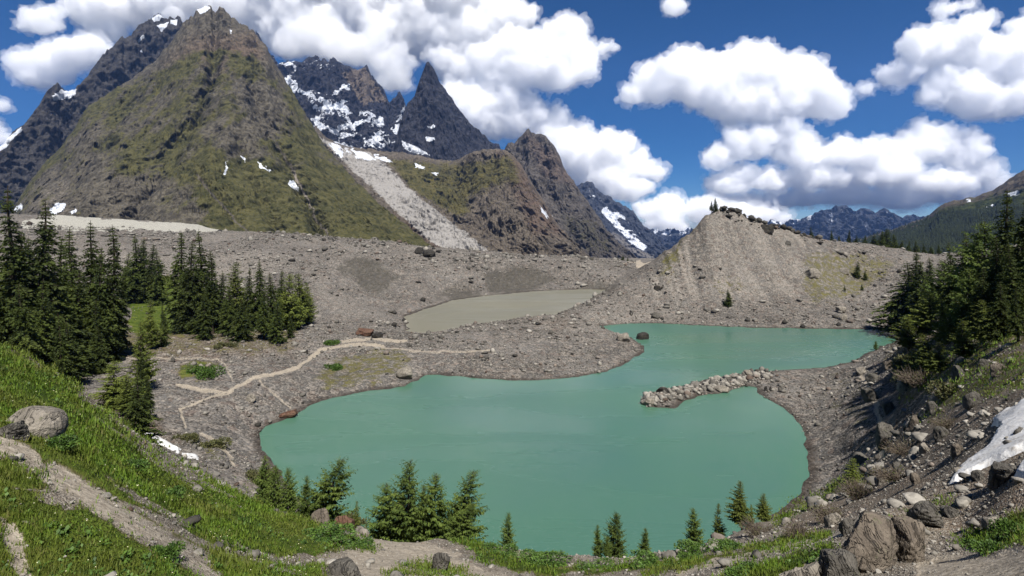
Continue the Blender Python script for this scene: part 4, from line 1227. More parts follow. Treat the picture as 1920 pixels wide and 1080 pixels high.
def snow_patch(poly, label, dlo, dhi, res=1.1, thick=.22, wob=3):
    xs = [p[0] for p in poly]; ys = [p[1] for p in poly]
    pxs = np.arange(min(xs) - 6, max(xs) + 6, res * 1.4)
    Ds = np.exp(np.linspace(math.log(dlo), math.log(dhi), 320))
    X = (pxs[None] - CX) / F * Ds[:, None]
    Y = np.repeat(Ds[:, None], len(pxs), 1)
    Z = ground_z(X, Y)
    PXg = np.repeat(pxs[None], len(Ds), 0)
    PYg = HY - (Z - CH) / Y * F
    sd = -poly_sd(PXg + fbm(st3(X * 1.3, Y * 1.3, 0), 4, 5) * wob, PYg + fbm(st3(X * 1.3, Y * 1.3, 5), 4, 6) * wob, poly)
    up = thick * np.clip(sd / 5, -1, 1) * np.sqrt(np.abs(np.clip(sd / 5, -1, 1)) + .05) + fbm(st3(X * .8, Y * .8, 2), 3, 7) * .04
    base = Z.copy()
    Zs = Z + up
    f = grid_faces(len(Ds), len(pxs))
    f = f[(sd.ravel()[f].max(1) > -2)]
    # keep the one connected sheet
    lab = np.arange(len(Ds) * len(pxs))
    for _ in range(400):
        m_ = lab[f].min(1)
        new = lab.copy()
        np.minimum.at(new, f.ravel(), np.repeat(m_, 4))
        if (new == lab).all():
            break
        lab = new
    fl_ = lab[f[:, 0]]
    vals, cnts = np.unique(fl_, return_counts=True)
    f = f[fl_ == vals[np.argmax(cnts)]]
    used, inv = np.unique(f, return_inverse=True)
    v = np.stack([X, Y, Zs], -1).reshape(-1, 3)[used]
    f = inv.reshape(f.shape)
    s = NT('old_snow')
    co = s.coord()
    n = s.noise(co, 1.5, 5, .65)
    n2 = s.noise(co, 9, 3, .6)
    m = s.surf(s.mix(s.ramp(s.math('ADD', s.math('MULTIPLY', n, .6), s.math('MULTIPLY', n2, .4)), .47, .68, 0, .75), lin(196, 195, 193), lin(120, 110, 98)), .7, s.bump(s.math('ADD', n, s.math('MULTIPLY', n2, .3)), .6, .12), .3)
    c = v.mean(0)
    me = mesh_np('snow_patch', v - c, f)
    o = link('snow_patch', me, m)
    o.location = c
    return tag(o, label, 'snow patch')


snow_patch([(1778, 906), (1800, 880), (1830, 855), (1850, 838), (1872, 806), (1856, 798), (1866, 782), (1895, 765), (1930, 742), (1960, 730), (1960, 830), (1915, 850), (1870, 872), (1830, 890), (1795, 905)], 'large grey white snow patch on the right slope', 14, 42, wob=4)
snow_patch([(1895, 896), (1915, 868), (1960, 850), (1960, 900), (1920, 905)], 'small snow patch cut by the edge below the large one', 12, 24)
snow_patch([(236, 796), (262, 800), (300, 820), (340, 842), (335, 850), (300, 835), (270, 822), (245, 808)], 'narrow tongue of old snow beyond the green slope', 36, 85, thick=.35, wob=.5)
snow_patch([(338, 848), (370, 852), (372, 862), (350, 860)], 'last scrap of snow at the lower end of the narrow tongue', 36, 85, thick=.3, wob=.3)

# ------------------------------------------------------------------ trees


def needle_mat(name, c1, c2, c3):
    s = NT(name)
    oi = s.n('ObjectInfo')
    n = s.noise(s.coord(), 9, 3, .6)
    n2 = s.noise(s.coord(), 2.0, 2, .5)
    c = s.mix(s.ramp(n, .35, .65), c1, c2)
    c = s.mix(s.ramp(n2, .45, .7, 0, .7), c, c3)
    h = s.n('HueSaturation')
    s.put(h.inputs['Color'], c)
    s.put(h.inputs['Value'], s.math('ADD', .8, s.math('MULTIPLY', oi.outputs['Random'], .5)))
    p = s.n('BsdfPrincipled')
    s.put(p.inputs['Base Color'], h.outputs[0])
    p.inputs['Roughness'].default_value = .75
    p.inputs['Specular IOR Level'].default_value = .2
    tr = s.n('BsdfTranslucent')
    s.put(tr.inputs['Color'], h.outputs[0])
    mx = s.n('MixShader')
    mx.inputs[0].default_value = .25
    s.t.links.new(p.outputs[0], mx.inputs[1]); s.t.links.new(tr.outputs[0], mx.inputs[2])
    s.t.links.new(mx.outputs[0], s.out.inputs['Surface'])
    return s.m


M_NEEDLE = {'spruce': needle_mat('spruce_needles', lin(42, 51, 22), lin(68, 79, 32), lin(90, 95, 41)), 'larch': needle_mat('larch_needles', lin(74, 84, 34), lin(98, 106, 46), lin(58, 70, 28)),
            'young': needle_mat('young_needles', lin(62, 78, 32), lin(92, 106, 46), lin(50, 64, 28))}
_b = NT('bark')
_bn = _b.noise(_b.coord((1, 1, .3)), 14, 4, .6)
M_BARK = _b.surf(_b.mix(_bn, lin(34, 29, 24), lin(74, 66, 57)), .95, _b.bump(_bn, .6, .05), .1)


def conifer_meshes(seed, kind, dens=1.0, width=.2, gap=.05, bare=.0, droop=.35, curve=0.0, rise=.1, pexp=.85):
    """unit height tree: trunk mesh (with limbs) and crown mesh"""
    r = np.random.RandomState(seed)
    tv, tf, cv_, cf = [], [], [], []

    def tube(p0, p1, r0, r1, n=5):
        b = len(tv)
        d = np.array(p1) - np.array(p0)
        d = d / (np.linalg.norm(d) + 1e-9)
        a = np.cross(d, (0, 0, 1)) if abs(d[2]) < .9 else np.cross(d, (1, 0, 0))
        a /= np.linalg.norm(a)
        c = np.cross(d, a)
        for p, rr in ((p0, r0), (p1, r1)):
            for k in range(n):
                th = k / n * 6.283
                tv.append(np.array(p) + (a * math.cos(th) + c * math.sin(th)) * rr)
        for k in range(n):
            tf.append((b + k, b + (k + 1) % n, b + n + (k + 1) % n, b + n + k))

    def axis(t):
        return np.array([curve * t * t + .012 * math.sin(t * 7 + seed), .01 * math.cos(t * 6 + seed), t])
    N = 12
    for k in range(N):
        t0, t1 = k / N, (k + 1) / N
        tube(axis(t0) - (np.array([0, 0, .03]) if k == 0 else 0), axis(t1), .017 * (1 - t0) ** .8 + .0015, .017 * (1 - t1) ** .8 + .0012, 8)
    z = .05 + bare
    skew = r.uniform(0, 6.28)
    while z < .985:
        rel = (z - bare) / (1 - bare)
        prof = (1 - rel) ** pexp * min(1, .55 + rel * 2.6) * width
        nb = max(3, int(r.uniform(4, 7) * (dens if dens < 1.2 else 1.2)))
        a0 = r.uniform(0, 6.28)
        for b in range(nb):
            if r.uniform() < gap:
                continue
            a = a0 + b / nb * 6.283 + r.normal(0, .25)
            L = (prof * r.uniform(.45, 1.3) * (1 + .16 * math.cos(a - skew)) + .003)
            up = rise + (.35 if rel > .85 else 0) + r.normal(0, .08)
            dirh = np.array([math.cos(a), math.sin(a), 0])
            base = axis(z)
            pts = []
            for q in (0, .33, .66, 1):
                pts.append(base + dirh * L * q + np.array([0, 0, L * (up * q - droop * q * q)]))
            for q in range(2):
                tube(pts[q], pts[q + 1], .0035 * (1 - rel * .6) * (1 - q * .4), .002 * (1 - q * .4), 3)
            ns = int((7 + 26 * L / width) * dens)
            for k in range(ns):
                q = (k + r.uniform(0, 1)) / ns
                q = .12 + .9 * q
                qi = min(int(q * 3), 2)
                p = pts[qi] + (pts[qi + 1] - pts[qi]) * (q * 3 - qi)
                side = 1 if k % 2 else -1
                out = dirh * r.uniform(.3, 1) + np.array([-dirh[1], dirh[0], 0]) * side * r.uniform(.4, 1.1) * (1.1 - q * .7) + np.array([0, 0, r.uniform(-.55, .25)])
                out /= np.linalg.norm(out)
                l = (.006 + .016 * (1 - rel) ** .7 + .2 * L * (1.15 - q)) * r.uniform(.6, 1.25)
                w = l * r.uniform(.16, .3)
                sd = np.cross(out, r.normal(size=3)); sd /= np.linalg.norm(sd) + 1e-9
                bi = len(cv_)
                p = p + r.normal(0, .004, 3)
                cv_.extend([p, p + out * l * .5 + sd * w, p + out * l + np.array([0, 0, -l * .15]), p + out * l * .5 - sd * w])
                cf.append((bi, bi + 1, bi + 2, bi + 3))
        z += r.uniform(.014, .028) * (1.0 if dens >= 1 else 1.5)
    # leader
    tube(axis(.98), axis(1.0), .002, .0006, 3)
    mt = mesh_np('trunk', tv, tf)
    mt.materials.append(M_BARK)
    mc = mesh_np('crown', cv_, cf)
    mc.materials.append(M_NEEDLE[kind])
    return mt, mc


SPECIES = {
    'spruce': [conifer_meshes(i + 1, 'spruce', 1.35, wd, .12, br, .4) for i, (wd, br) in enumerate([(.2, 0), (.17, .02), (.23, .0), (.15, .06), (.19, .02), (.14, .1)])],
    'larch': [conifer_meshes(i + 31, 'larch', 1.15, wd, .2, br, .1, 0, .35, .6) for i, (wd, br) in enumerate([(.24, .03), (.3, .0), (.22, .08)])],
    'young': [conifer_meshes(i + 61, 'young', 1.25, wd, .2, br, .0, 0, .55, .62) for i, (wd, br) in enumerate([(.27, .0), (.23, .02), (.33, 0)])],
    'wind': [conifer_meshes(91, 'young', 1.2, .3, .28, .05, .0, .14, .5, .6), conifer_meshes(92, 'young', 1.3, .28, .15, 0, .0, .1, .5, .6)],
    'snag': [conifer_meshes(97, 'spruce', .4, .13, .45, .1, .3)],
}
_cnt = {}


def tree(px, top, D, kind, label, group=None, wf=1.0, tilt=0.0, variant=None, name=None, base=None, cat=None):
    if base is not None:
        x, y, z = hit(px, base)
    else:
        x, y = (px - CX) / F * D, D
        z = gz(x, y)
    h = CH - (top - HY) / F * y - z
    h = max(h, .5)
    _cnt[kind] = _cnt.get(kind, -1) + 1
    var = SPECIES[kind][(_cnt[kind] if variant is None else variant) % len(SPECIES[kind])]
    nm = name or {'spruce': 'spruce_tree', 'larch': 'larch_tree', 'young': 'young_spruce', 'wind': 'bent_spruce', 'snag': 'thin_spruce'}[kind]
    e = bpy.data.objects.new(nm, None)
    col.objects.link(e)
    e.location = (x, y, z - h * .01)
    rj = random.Random(int(px * 13 + top * 3))
    e.rotation_euler = (rj.uniform(-.03, .03), tilt + rj.uniform(-.04, .04), 0)
    wf = wf * rj.uniform(.85, 1.2)
    e.scale = (h * wf, h * wf, h)
    rz = random.Random(int(px * 7 + top)).uniform(0, 6.28) if kind != 'wind' else 0
    for me, pn in zip(var, ('trunk', 'crown')):
        o = bpy.data.objects.new(pn, me)
        col.objects.link(o)
        o.parent = e
        o.rotation_euler = (0, 0, rz)
    return tag(e, label, cat or ('larch tree' if kind == 'larch' else 'spruce tree'), group)


ORD = ['first', 'second', 'third', 'fourth', 'fifth', 'sixth', 'seventh', 'eighth', 'ninth', 'tenth', 'eleventh', 'twelfth', 'thirteenth', 'fourteenth', 'fifteenth', 'sixteenth', 'seventeenth', 'eighteenth', 'nineteenth', 'twentieth', 'twenty-first', 'twenty-second', 'twenty-third', 'twenty-fourth', 'twenty-fifth', 'twenty-sixth']


def grove(lst, where, group, kind='spruce', adj='dark spruce'):
    for i, t in enumerate(sorted(lst)):
        k = t[4] if len(t) > 4 else kind
        a = {'larch': 'light green larch', 'young': 'young green spruce', 'snag': 'thin ragged spruce'}.get(k, adj)
        tree(t[0], t[1], t[2], k, f'{a}, {ORD[i]} from the left {where}', group, wf=t[3] if len(t) > 3 else 1.0)


grove([(18, 345, 80, 1.1), (78, 373, 85, 1.0), (45, 440, 95), (115, 440, 100), (138, 424, 105), (166, 410, 105, .9), (187, 458, 98), (207, 418, 100, .9), (228, 500, 108, .75), (204, 525, 104, 1.1), (152, 500, 100, 1.1), (98, 490, 92, 1.1), (62, 500, 90, 1.1), (92, 520, 80, 1.3), (38, 530, 74, 1.3), (128, 600, 82, 1.3), (186, 610, 92, 1.2), (75, 420, 98, 1.0), (28, 430, 94, 1.0),
       (8, 470, 84, 1.2), (212, 560, 100, .9), (176, 560, 96, 1.2), (130, 570, 92, 1.2), (-20, 400, 85, 1.2), (32, 540, 84, 1.2), (-40, 500, 80, 1.2)], 'in the tall grove behind the grassy slope', 'spruces of the tall left grove')
grove([(240, 470, 192), (253, 437, 190, 1.1), (268, 443, 192), (283, 455, 190, 1.1), (298, 463, 188)], 'in the small far clump above the meadow', 'spruces of the small far clump')
grove([(345, 430, 135, 1.1), (375, 427, 138, 1.1), (360, 446, 131, 1.1), (398, 466, 132, 1.1), (415, 505, 134, 1.2), (443, 489, 146, .9, 'larch'), (432, 535, 130, 1.2), (470, 498, 140, 1.1), (486, 485, 138, 1.2), (505, 510, 136, 1.1), (494, 540, 128, 1.3),
       (527, 503, 145), (520, 560, 126, 1.3), (545, 512, 142, .9, 'larch'), (562, 510, 148, .9, 'larch'), (455, 560, 126, 1.4), (385, 545, 124, 1.4), (545, 585, 132, 1.2), (578, 528, 152, .9, 'larch')], 'in the middle grove beside the rubble slope', 'trees of the middle grove')
grove([(283, 562, 112, .7, 'larch'), (306, 568, 115, .7), (268, 600, 84, .9, 'larch'), (262, 660, 76, 1.1), (212, 676, 72, 1.7, 'larch'), (277, 700, 70, 1.1), (238, 700, 70, 1.2, 'larch')], 'in the loose row before the meadow', 'trees of the loose row before the meadow')
tree(112, 585, 42, 'spruce', 'thin dark spruce rising from the edge of the green slope', wf=.9, variant=5)
tree(258, 700, 52, 'spruce', 'dark spruce with shaded foot just beyond the narrow snow tongue', wf=1.1)

grove([(1883, 350, 60, 1.05), (1917, 358, 55, 1.1), (1950, 380, 52, 1.1), (1852, 412, 66, 1.1, 'young'), (1826, 432, 70, 1.1), (1803, 436, 76, 1.1), (1787, 450, 82, 1.1), (1866, 440, 58, 1.1), (1900, 455, 50, 1.2), (1772, 485, 90, 1.2, 'young'), (1812, 500, 62, 1.1, 'young'), (1838, 500, 57, 1.2),
       (1872, 525, 47, 1.2), (1908, 540, 43, 1.2), (1846, 560, 50, 1.2, 'larch'), (1790, 545, 66, 1.3, 'larch'), (1768, 560, 72, 1.2, 'larch'), (1742, 545, 85, 1.6, 'larch'), (1722, 578, 86, 1.6, 'larch'), (1703, 592, 84, 1.6, 'larch'), (1734, 622, 64, 1.6, 'larch'), (1762, 640, 56, 1.6, 'larch'), (1806, 600, 52, 1.2, 'larch'), (1712, 655, 68, 1.4, 'larch')],
      'in the wood on the right slope', 'trees on the right slope')
grove([(1700, 488, 150, 1.4), (1713, 466, 150, 1.3), (1727, 488, 145, 1.5), (1740, 480, 158, 1.2)], 'in the dark clump at the end of the moraine', 'spruces at the end of the moraine')
grove([(1482, 428, 262, 1.3), (1520, 424, 265, 1.2), (1534, 438, 268, 1.6), (1559, 431, 272, 1.2), (1573, 440, 275, 1.3), (1592, 430, 280, 1.2), (1606, 441, 280, 1.5), (1622, 440, 282, 1.5), (1640, 436, 285, 1.5), (1652, 431, 285, 1.6), (1663, 427, 290, 1.7), (1676, 437, 290, 1.6), (1690, 450, 276, 1.4), (1704, 451, 276, 1.5),
       (1718, 450, 270, 1.4), (1732, 455, 268, 1.4), (1746, 460, 262, 1.6), (1760, 458, 240, 1.5)], 'behind the moraine crest', 'spruces behind the moraine crest')
grove([(1150, 486, 400, 1.6), (1158, 480, 405, 1.5), (1168, 477, 410, 1.4), (1177, 481, 405, 1.5)], 'in the tiny row at the mouth of the valley', 'spruces at the mouth of the valley')
tree(1341, 370, None, 'spruce', 'taller of two lone spruces on top of the moraine peak', 'spruces on the moraine peak', base=397, wf=1.7)
tree(1334, 375, None, 'spruce', 'shorter of two lone spruces on top of the moraine peak', 'spruces on the moraine peak', base=399, wf=1.6)
tree(1365, 541, None, 'spruce', 'small dark spruce alone on the bare moraine face', base=574, wf=1.7)
tree(1608, 489, None, 'spruce', 'small dark spruce on the grassy end of the moraine', base=523, wf=1.4)
tree(1622, 507, None, 'spruce', 'tiny dark spruce close beside the one on the grassy moraine end', base=525, wf=1.4)
tree(1584, 534, None, 'spruce', 'tiny spruce on the lower grass of the moraine', base=547, wf=1.5)
tree(1616, 532, None, 'spruce', 'tiny spruce at the edge of the scree below the grassy moraine end', base=545, wf=1.5)
tree(1642, 638, None, 'young', 'single sapling at the waterline under the right wood', base=657, wf=1.0)

for t in [(493, 852, 37, 'young', 'small spruce leftmost of the front shore trees', 1.1, 0), (516, 872, 36, 'young', 'bushy small spruce second in the front shore row', 1.2, 0), (540, 876, 36, 'young', 'broad small spruce third in the front shore row', 1.2, 0),
          (572, 888, 37, 'young', 'low spruce beside the wind bent one over the left shore', 1.2, 0), (590, 853, 38, 'wind', 'wind bent spruce leaning over the left end of the shore', 1.4, .14), (668, 936, 38, 'larch', 'faint bare larch between the two front clumps', .8, 0),
          (722, 905, 38.5, 'young', 'low spruce at the left side of the big front clump', 1.5, 0), (765, 862, 38, 'young', 'tall spruce leading the big front clump', 1.25, .04), (792, 905, 37.5, 'young', 'short spruce in the middle of the big front clump', 1.1, 0), (812, 884, 38, 'young', 'dark spruce in the middle of the big front clump', 1.25, .08),
          (838, 873, 38.5, 'wind', 'wind bent spruce with bare pale trunk in the big front clump', 1.45, .24), (850, 935, 37, 'wind', 'low spreading spruce at the right foot of the big front clump', 1.6, .3), (953, 960, 37, 'young', 'small dark spruce standing apart right of the big front clump', 1.1, 0),
          (1120, 983, 35, 'young', 'broad low spruce left of a matching pair above the path', 1.1, 0), (1155, 960, 37, 'young', 'taller thin spruce right of a matching pair above the path', 1.2, 0), (1138, 1005, 34.5, 'young', 'lowest bushy spruce between the pair above the path', 1.4, 0),
          (1212, 988, 36, 'young', 'lone small spruce between the pair and the light larches', 1.2, 0), (1300, 950, 37, 'young', 'very thin young spruce left of the light larches', .9, 0), (1345, 942, 38, 'larch', 'almost bare young larch beside the light larches', 1.0, 0),
          (1390, 900, 37, 'larch', 'tallest light green larch above the lake corner', 1.7, 0), (1432, 924, 38, 'larch', 'second light green larch above the lake corner', 1.7, 0), (1410, 945, 37, 'larch', 'small larch between the two above the lake corner', 1.0, 0),
          (1600, 858, 39, 'larch', 'yellow green larch with dark stem on the right bank', 1.8, 0)]:
    tree(t[0], t[1], t[2], t[3], t[4], 'small trees along the front shore', wf=t[5] * (.66 if t[0] < 575 else .76), tilt=t[6])

# ------------------------------------------------------------------ shrubs


def leaf_mat(name, c1, c2):
    s = NT(name)
    n = s.noise(s.coord(), 4, 3, .6)
    return s.surf(s.mix(s.ramp(n, .35, .65), c1, c2), .6, None, .25)


M_LEAF = leaf_mat('broad_leaf', lin(40, 62, 20), lin(74, 98, 36))
M_DULL = leaf_mat('dull_leaf', lin(62, 66, 35), lin(84, 82, 52))
M_TWIG = leaf_mat('dry_twig', lin(64, 55, 46), lin(98, 88, 76))


def shrub_mesh(seed, n, leafsize, flat=.6, twigs=60, leaves=True):
    r = np.random.RandomState(seed)
    lv, lf, tv, tf = [], [], [], []
    lobes = [(r.uniform(-.6, .6), r.uniform(-.6, .6), r.uniform(.3, .55)) for _ in range(8)]
    for k in range(n):
        lx, ly, lr = lobes[r.randint(len(lobes))]
        d = r.normal(size=3); d /= np.linalg.norm(d); d[2] = abs(d[2])
        p = np.array([lx, ly, 0]) + d * lr * r.uniform(.6, 1.05) * np.array([1, 1, flat * 1.6])
        o = d + r.normal(size=3) * .7; o /= np.linalg.norm(o)
        s_ = np.cross(o, r.normal(size=3)); s_ /= np.linalg.norm(s_)
        l = leafsize * r.uniform(.6, 1.3)
        b = len(lv)
        lv += [p, p + o * l * .5 + s_ * l * .32, p + o * l, p + o * l * .5 - s_ * l * .32]
        lf.append((b, b + 1, b + 2, b + 3))
    for k in range(twigs):
        lx, ly, lr = lobes[r.randint(len(lobes))]
        d = r.normal(size=3) * np.array([1, 1, .6]); d /= np.linalg.norm(d); d[2] = abs(d[2]) + .2
        p0 = np.array([lx * .5, ly * .5, -.05]); p1 = np.array([lx, ly, 0]) + d * lr * r.uniform(.8, 1.15) * np.array([1, 1, flat * 1.7])
        pm_ = (p0 + p1) / 2 + r.normal(0, .06, 3)
        for a_, b_, w in ((p0, pm_, .012), (pm_, p1, .007)):
            s1 = np.cross(b_ - a_, (0.3, .2, 1)); s1 = s1 / (np.linalg.norm(s1) + 1e-9) * w
            s2 = np.cross(b_ - a_, s1); s2 = s2 / (np.linalg.norm(s2) + 1e-9) * w
            b = len(tv)
            tv += [a_ + s1, a_ - s1 * .5 + s2, a_ - s1 * .5 - s2, b_ + s1 * .6, b_ - s1 * .3 + s2 * .6, b_ - s1 * .3 - s2 * .6]
            for q in range(3):
                tf.append((b + q, b + (q + 1) % 3, b + 3 + (q + 1) % 3, b + 3 + q))
    return mesh_np('leaves', lv, lf), mesh_np('twigs', tv, tf)


def shrub(px, py, wp, hp, kind, label, D=None, seed=1):
    if D is None:
        x, y, z = hit(px, py)
    else:
        x, y = (px - CX) / F * D, D
        z = gz(x, y)
    w, h = wp * y / F, hp * y / F
    if kind == 'twig':
        a, b = shrub_mesh(seed, 350, .07, .6, 420)
    else:
        a, b = shrub_mesh(seed, 3200, .1 if wp > 60 else .12, .6, 60)
    a.materials.append({'leaf': M_LEAF, 'dull': M_DULL, 'twig': M_DULL}[kind]); b.materials.append(M_TWIG)
    e = bpy.data.objects.new('shrub', None)
    col.objects.link(e)
    e.location = (x, y, z - .05 * h)
    e.scale = (w * .55, w * .5, h * 1.05)
    for me, nm in ((a, 'foliage'), (b, 'twigs')):
        o = link(nm, me, None, e)
    return tag(e, label, 'shrub', 'low shrubs')


for i, t in enumerate([(373, 706, 66, 32, 'leaf', 'green dwarf shrub mound on the left gravel flat'), (420, 650, 40, 14, 'dull', 'low dull shrub at the foot of the middle grove'), (620, 645, 26, 14, 'leaf', 'small green shrub beside the pale path bend'), (625, 692, 36, 16, 'leaf', 'dark green shrub on the grassy point by the lake'),
                       (300, 1040, 60, 34, 'leaf', 'dark leafy shrub in the stony streak of the green slope'), (240, 880, 60, 26, 'leaf', 'leafy clump at the upper rim of the green slope'), (100, 840, 90, 36, 'leaf', 'leafy shrub hugging the long smooth boulder'), (310, 930, 60, 24, 'leaf', 'leafy clump beside the stony streak on the green slope'),
                       (600, 1015, 110, 26, 'leaf', 'bright leafy band below the bank of tan boulders'), (670, 1024, 70, 20, 'leaf', 'leafy clump at the edge of the pale dirt patch'), (940, 1040, 70, 22, 'leaf', 'leafy clump below the lone dark spruce'), (1020, 1058, 90, 22, 'leaf', 'long leafy clump left of the spruce pair'), (1240, 1062, 110, 26, 'leaf', 'leafy clump before the lone small spruce'),
                       (1310, 1040, 80, 22, 'leaf', 'leafy clump at the head of the foreground path'), (1120, 1064, 70, 18, 'leaf', 'leafy clump under the spruce pair'), (1400, 1078, 90, 30, 'leaf', 'leafy clump in front of the foreground path'), (1370, 1030, 70, 20, 'leaf', 'leafy clump under the light larches'),
                       (1860, 1035, 90, 36, 'leaf', 'dark leafy clump at the bottom right'), (1905, 1005, 70, 44, 'leaf', 'taller leafy clump at the right edge'), (1500, 1005, 70, 40, 'twig', 'bare brown shrub left of the path bend'), (1560, 975, 90, 44, 'twig', 'tangled bare shrub behind the huge tan boulder'),
                       (1620, 930, 80, 60, 'twig', 'tall bare brown shrub on the right bank'), (1690, 900, 100, 50, 'twig', 'wide bare brown shrub in the scree of the right slope'), (1700, 850, 80, 40, 'twig', 'bare twigs in the rocks above the wide bare shrub'), (1730, 720, 90, 60, 'twig', 'brown twiggy shrub beneath the right larches'), (1700, 690, 60, 46, 'dull', 'dull green shrub at the edge of the right wood'),
                       (1780, 740, 80, 50, 'dull', 'dull green shrub on the reddish earth bank'), (1780, 800, 70, 30, 'twig', 'bare shrub beside the large snow patch'), (660, 985, 70, 44, 'dull', 'hazy low shrub between the front clumps'), (1250, 1015, 90, 26, 'twig', 'reddish dry shrub on the bank by the lone small spruce'),
                       (1340, 1005, 110, 34, 'twig', 'dry shrub under the almost bare larch'), (1430, 1000, 80, 34, 'twig', 'dry shrub under the second light larch'), (395, 838, 60, 26, 'dull', 'dull shrub on the gravel behind the green slope'), (480, 905, 60, 40, 'dull', 'dull green shrub at the left end of the front shore'), (350, 825, 40, 24, 'dull', 'small dull shrub near the narrow snow tongue')]):
    near = t[1] > 960 or (t[0] < 330 and t[1] > 830) or t[0] > 1600
    shrub(t[0], t[1], t[2], t[3], t[4], t[5], seed=200 + i)

# ------------------------------------------------------------------ grass
def grass_field(n, d0, d1, name, label, hgt, seed, mat, pred):
    r = np.random.RandomState(seed)
    px = r.uniform(-150, 2080, n)
    D = np.exp(r.uniform(math.log(d0), math.log(d1), n))
    x = (px - CX) / F * D
    m = sample(grass, x, D)
    keep = (r.uniform(0, 1, n) < m * np.clip(fbm(st3(x / 2.5, D / 2.5, 0), 3, 201) + .9, .25, 1)) & pred(px, D)
    x, D = x[keep], D[keep]
    z = ground_z(x, D)
    n = len(x)
    K = 6
    cl_ = np.clip(fbm(st3(x / 1.5, D / 1.5, 0), 3, 202) * .6 + 1, .5, 1.6)
    hh = hgt * cl_ * (.5 + .5 * np.minimum(1, D / 20) + D / 60)
    off = r.normal(0, .10, (n, K, 2)) * (D / 15)[:, None, None]
    h = hh[:, None] * r.uniform(.5, 1.2, (n, K))
    a = r.uniform(0, 6.28, (n, K)); lean = r.uniform(.1, .8, (n, K)) * h
    w = np.maximum(.008, .0011 * D)[:, None] * r.uniform(.7, 1.3, (n, K))
    bx = x[:, None] + off[..., 0]; by = D[:, None] + off[..., 1]; bz = np.repeat(z[:, None], K, 1) - .03
    ca, sa = np.cos(a), np.sin(a)
    v0 = np.stack([bx - sa * w, by + ca * w, bz], -1); v1 = np.stack([bx + sa * w, by - ca * w, bz], -1)
    v2 = np.stack([bx + ca * lean, by + sa * lean, bz + h], -1)
    V = np.stack([v0, v1, v2], 2).reshape(-1, 3)
    f = np.arange(n * K * 3).reshape(-1, 3)
    tone = np.repeat(np.stack([r.uniform(0, 1, n), r.uniform(0, 1, n), cl_ / 1.6, np.ones(n)], -1)[:, None], K * 3, 1).reshape(-1, 4)
    me = mesh_np(name, V, f, {'tone': tone}, smooth_shade=False)
    return tag(link(name, me, mat), label, 'grass', kind='stuff')


_g = NT('grass_blade')
t1_, t2_, t3_, _ = _g.attr('tone')
_bign = _g.noise(_g.coord(), .35, 4, .6)
_gc = _g.mix(t1_, lin(64, 90, 22), lin(106, 130, 42))
_gc = _g.mix(_g.ramp(_bign, .42, .64, 0, .6), _gc, lin(98, 98, 44))
_gc = _g.mix(_g.ramp(_g.noise(_g.coord(), .9, 4, .65), .5, .68, 0, .75), _gc, lin(40, 60, 20))
_gc = _g.mix(_g.ramp(t2_, .8, 1, 0, .7), _gc, lin(108, 102, 58))
_p = _g.n('BsdfPrincipled'); _g.put(_p.inputs['Base Color'], _gc); _p.inputs['Roughness'].default_value = .6; _p.inputs['Specular IOR Level'].default_value = .2
_t = _g.n('BsdfTranslucent'); _g.put(_t.inputs['Color'], _gc)
_m = _g.n('MixShader'); _m.inputs[0].default_value = .35
_g.t.links.new(_p.outputs[0], _m.inputs[1]); _g.t.links.new(_t.outputs[0], _m.inputs[2]); _g.t.links.new(_m.outputs[0], _g.out.inputs['Surface'])
grass_field(170000, 7, 60, 'grass', 'grass and herbs of the green slope and path edges', .10, 300, _g.m, lambda px, D: D < 62)

# broad leaved herbs between the grass
r = np.random.RandomState(77)
n = 4500
px = r.uniform(-100, 2040, n); D = np.exp(r.uniform(math.log(7), math.log(48), n)); x = (px - CX) / F * D
k = (sample(grass, x, D) > .55) & (fbm(st3(x / 1.8, D / 1.8, 0), 4, 301) > .12)
x, D = x[k], D[k]; z = ground_z(x, D); n = len(x); K = 16
a = r.uniform(0, 6.28, (n, K)); el = r.uniform(.2, 1.2, (n, K)); rad = (r.uniform(.06, .17, n) * (.6 + D / 40))[:, None] * r.uniform(.5, 1.1, (n, K))
c0 = np.stack([x, D, z], -1)[:, None] + r.normal(0, .06, (n, K, 3)) * np.array([1, 1, .3])
dr = np.stack([np.cos(a) * np.cos(el), np.sin(a) * np.cos(el), np.sin(el)], -1)
sd_ = np.stack([-np.sin(a), np.cos(a), 0 * a], -1)
tip = c0 + dr * rad[..., None]
mid_ = c0 + dr * rad[..., None] * .55
V = np.stack([c0, mid_ + sd_ * rad[..., None] * .28, tip - np.array([0, 0, 1]) * rad[..., None] * .15, mid_ - sd_ * rad[..., None] * .28], 2).reshape(-1, 3)
tag(link('herbs', mesh_np('herbs', V, np.arange(len(V)).reshape(-1, 4)), M_LEAF), 'dark broad leaved herbs growing through the grass', 'herbs', kind='stuff')

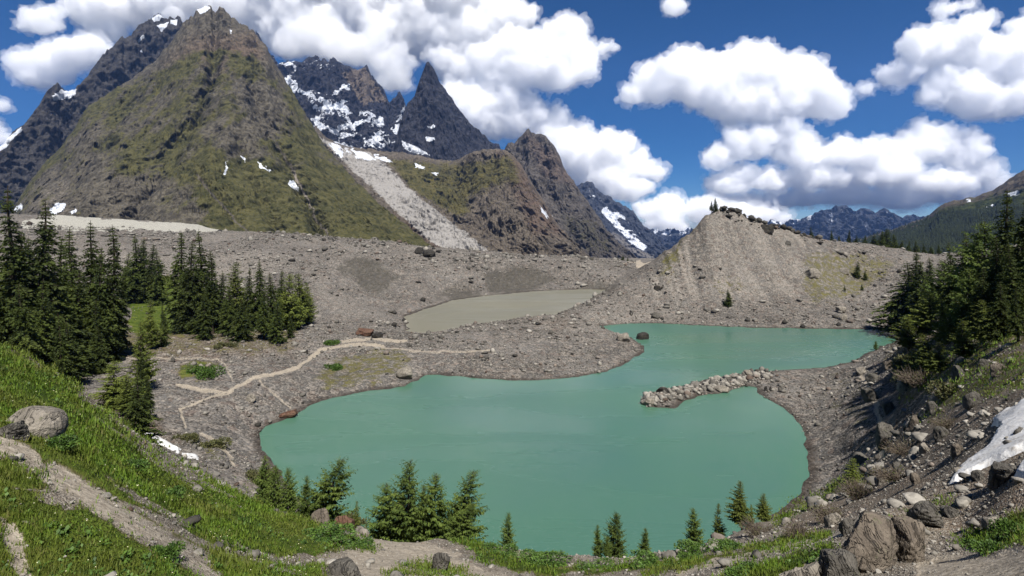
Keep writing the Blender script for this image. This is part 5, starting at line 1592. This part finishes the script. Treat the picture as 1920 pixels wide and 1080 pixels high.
# small white and yellow meadow flowers
r = np.random.RandomState(9)
n = 120
px = r.uniform(0, 620, n); D = np.exp(r.uniform(math.log(8), math.log(24), n)); x = (px - CX) / F * D
k = sample(grass, x, D) > .7
x, D = x[k], D[k]; z = ground_z(x, D) + .2
v, f = ico(1)
V = v[None] * (.0008 * D + .004)[:, None, None] * np.array([1, 1, .4]) + np.stack([x, D, z], -1)[:, None]
fl = NT('petal')
fm = fl.surf(lin(214, 210, 170), .7)
tag(link('flowers', mesh_np('flowers', V.reshape(-1, 3), (f[None] + (np.arange(len(x)) * len(v))[:, None, None]).reshape(-1, 3)), fm), 'tiny pale flowers dotted through the grass of the green slope', 'flowers', kind='stuff')

# ------------------------------------------------------------------ dark wood on the far hillside
hm_ = hill_o.data
nv = len(hm_.vertices)
hc = np.empty(nv * 3); hm_.vertices.foreach_get('co', hc); hc = hc.reshape(-1, 3)
hpx = hc[:, 0] / hc[:, 1] * F + CX
hpy = HY - (hc[:, 2] - CH) / hc[:, 1] * F
r = np.random.RandomState(12)
idx = np.where((poly_sd(hpx + r.normal(0, 5, nv), hpy + r.normal(0, 3, nv), WOOD) < 0) & (hpx < 2050) & (np.arange(nv) < 260 * 420))[0]
idx = r.choice(idx, 14000)
P = hc[idx] + r.normal(0, 3, (len(idx), 3)) * np.array([1, 1, 0])
sp = []
sf = []
for k in range(5):
    z0, z1, rr = k * .17 + .06, min(k * .17 + .4, 1.0), .24 * (1 - k * .19)
    b = len(sp)
    for j in range(7):
        a = j / 7 * 6.283 + k
        q = 1 if j % 2 else .7
        sp.append((math.cos(a) * rr * q, math.sin(a) * rr * q, z0 + (.03 if j % 2 else 0)))
    sp.append((0, 0, z1))
    for j in range(7):
        sf.append((b + j, b + (j + 1) % 7, b + 7))
sp, sf = np.array(sp), np.array(sf)
hgt = r.uniform(9, 17, len(P))
V = sp[None] * hgt[:, None, None] * np.array([1.5, 1.5, 1]) + P[:, None] - np.array([0, 0, .5])
fo = NT('far_wood')
fn = fo.noise(fo.coord(), .03, 4, .6)
fmat = fo.surf(fo.mix(fo.ramp(fn, .35, .65), lin(20, 27, 14), lin(36, 43, 22)), .9)
tag(link('forest', mesh_np('forest', V.reshape(-1, 3), (sf[None] + (np.arange(len(P)) * len(sp))[:, None, None]).reshape(-1, 3), smooth_shade=False), fmat), 'dark conifer wood covering the lower hillside', 'forest', kind='stuff')
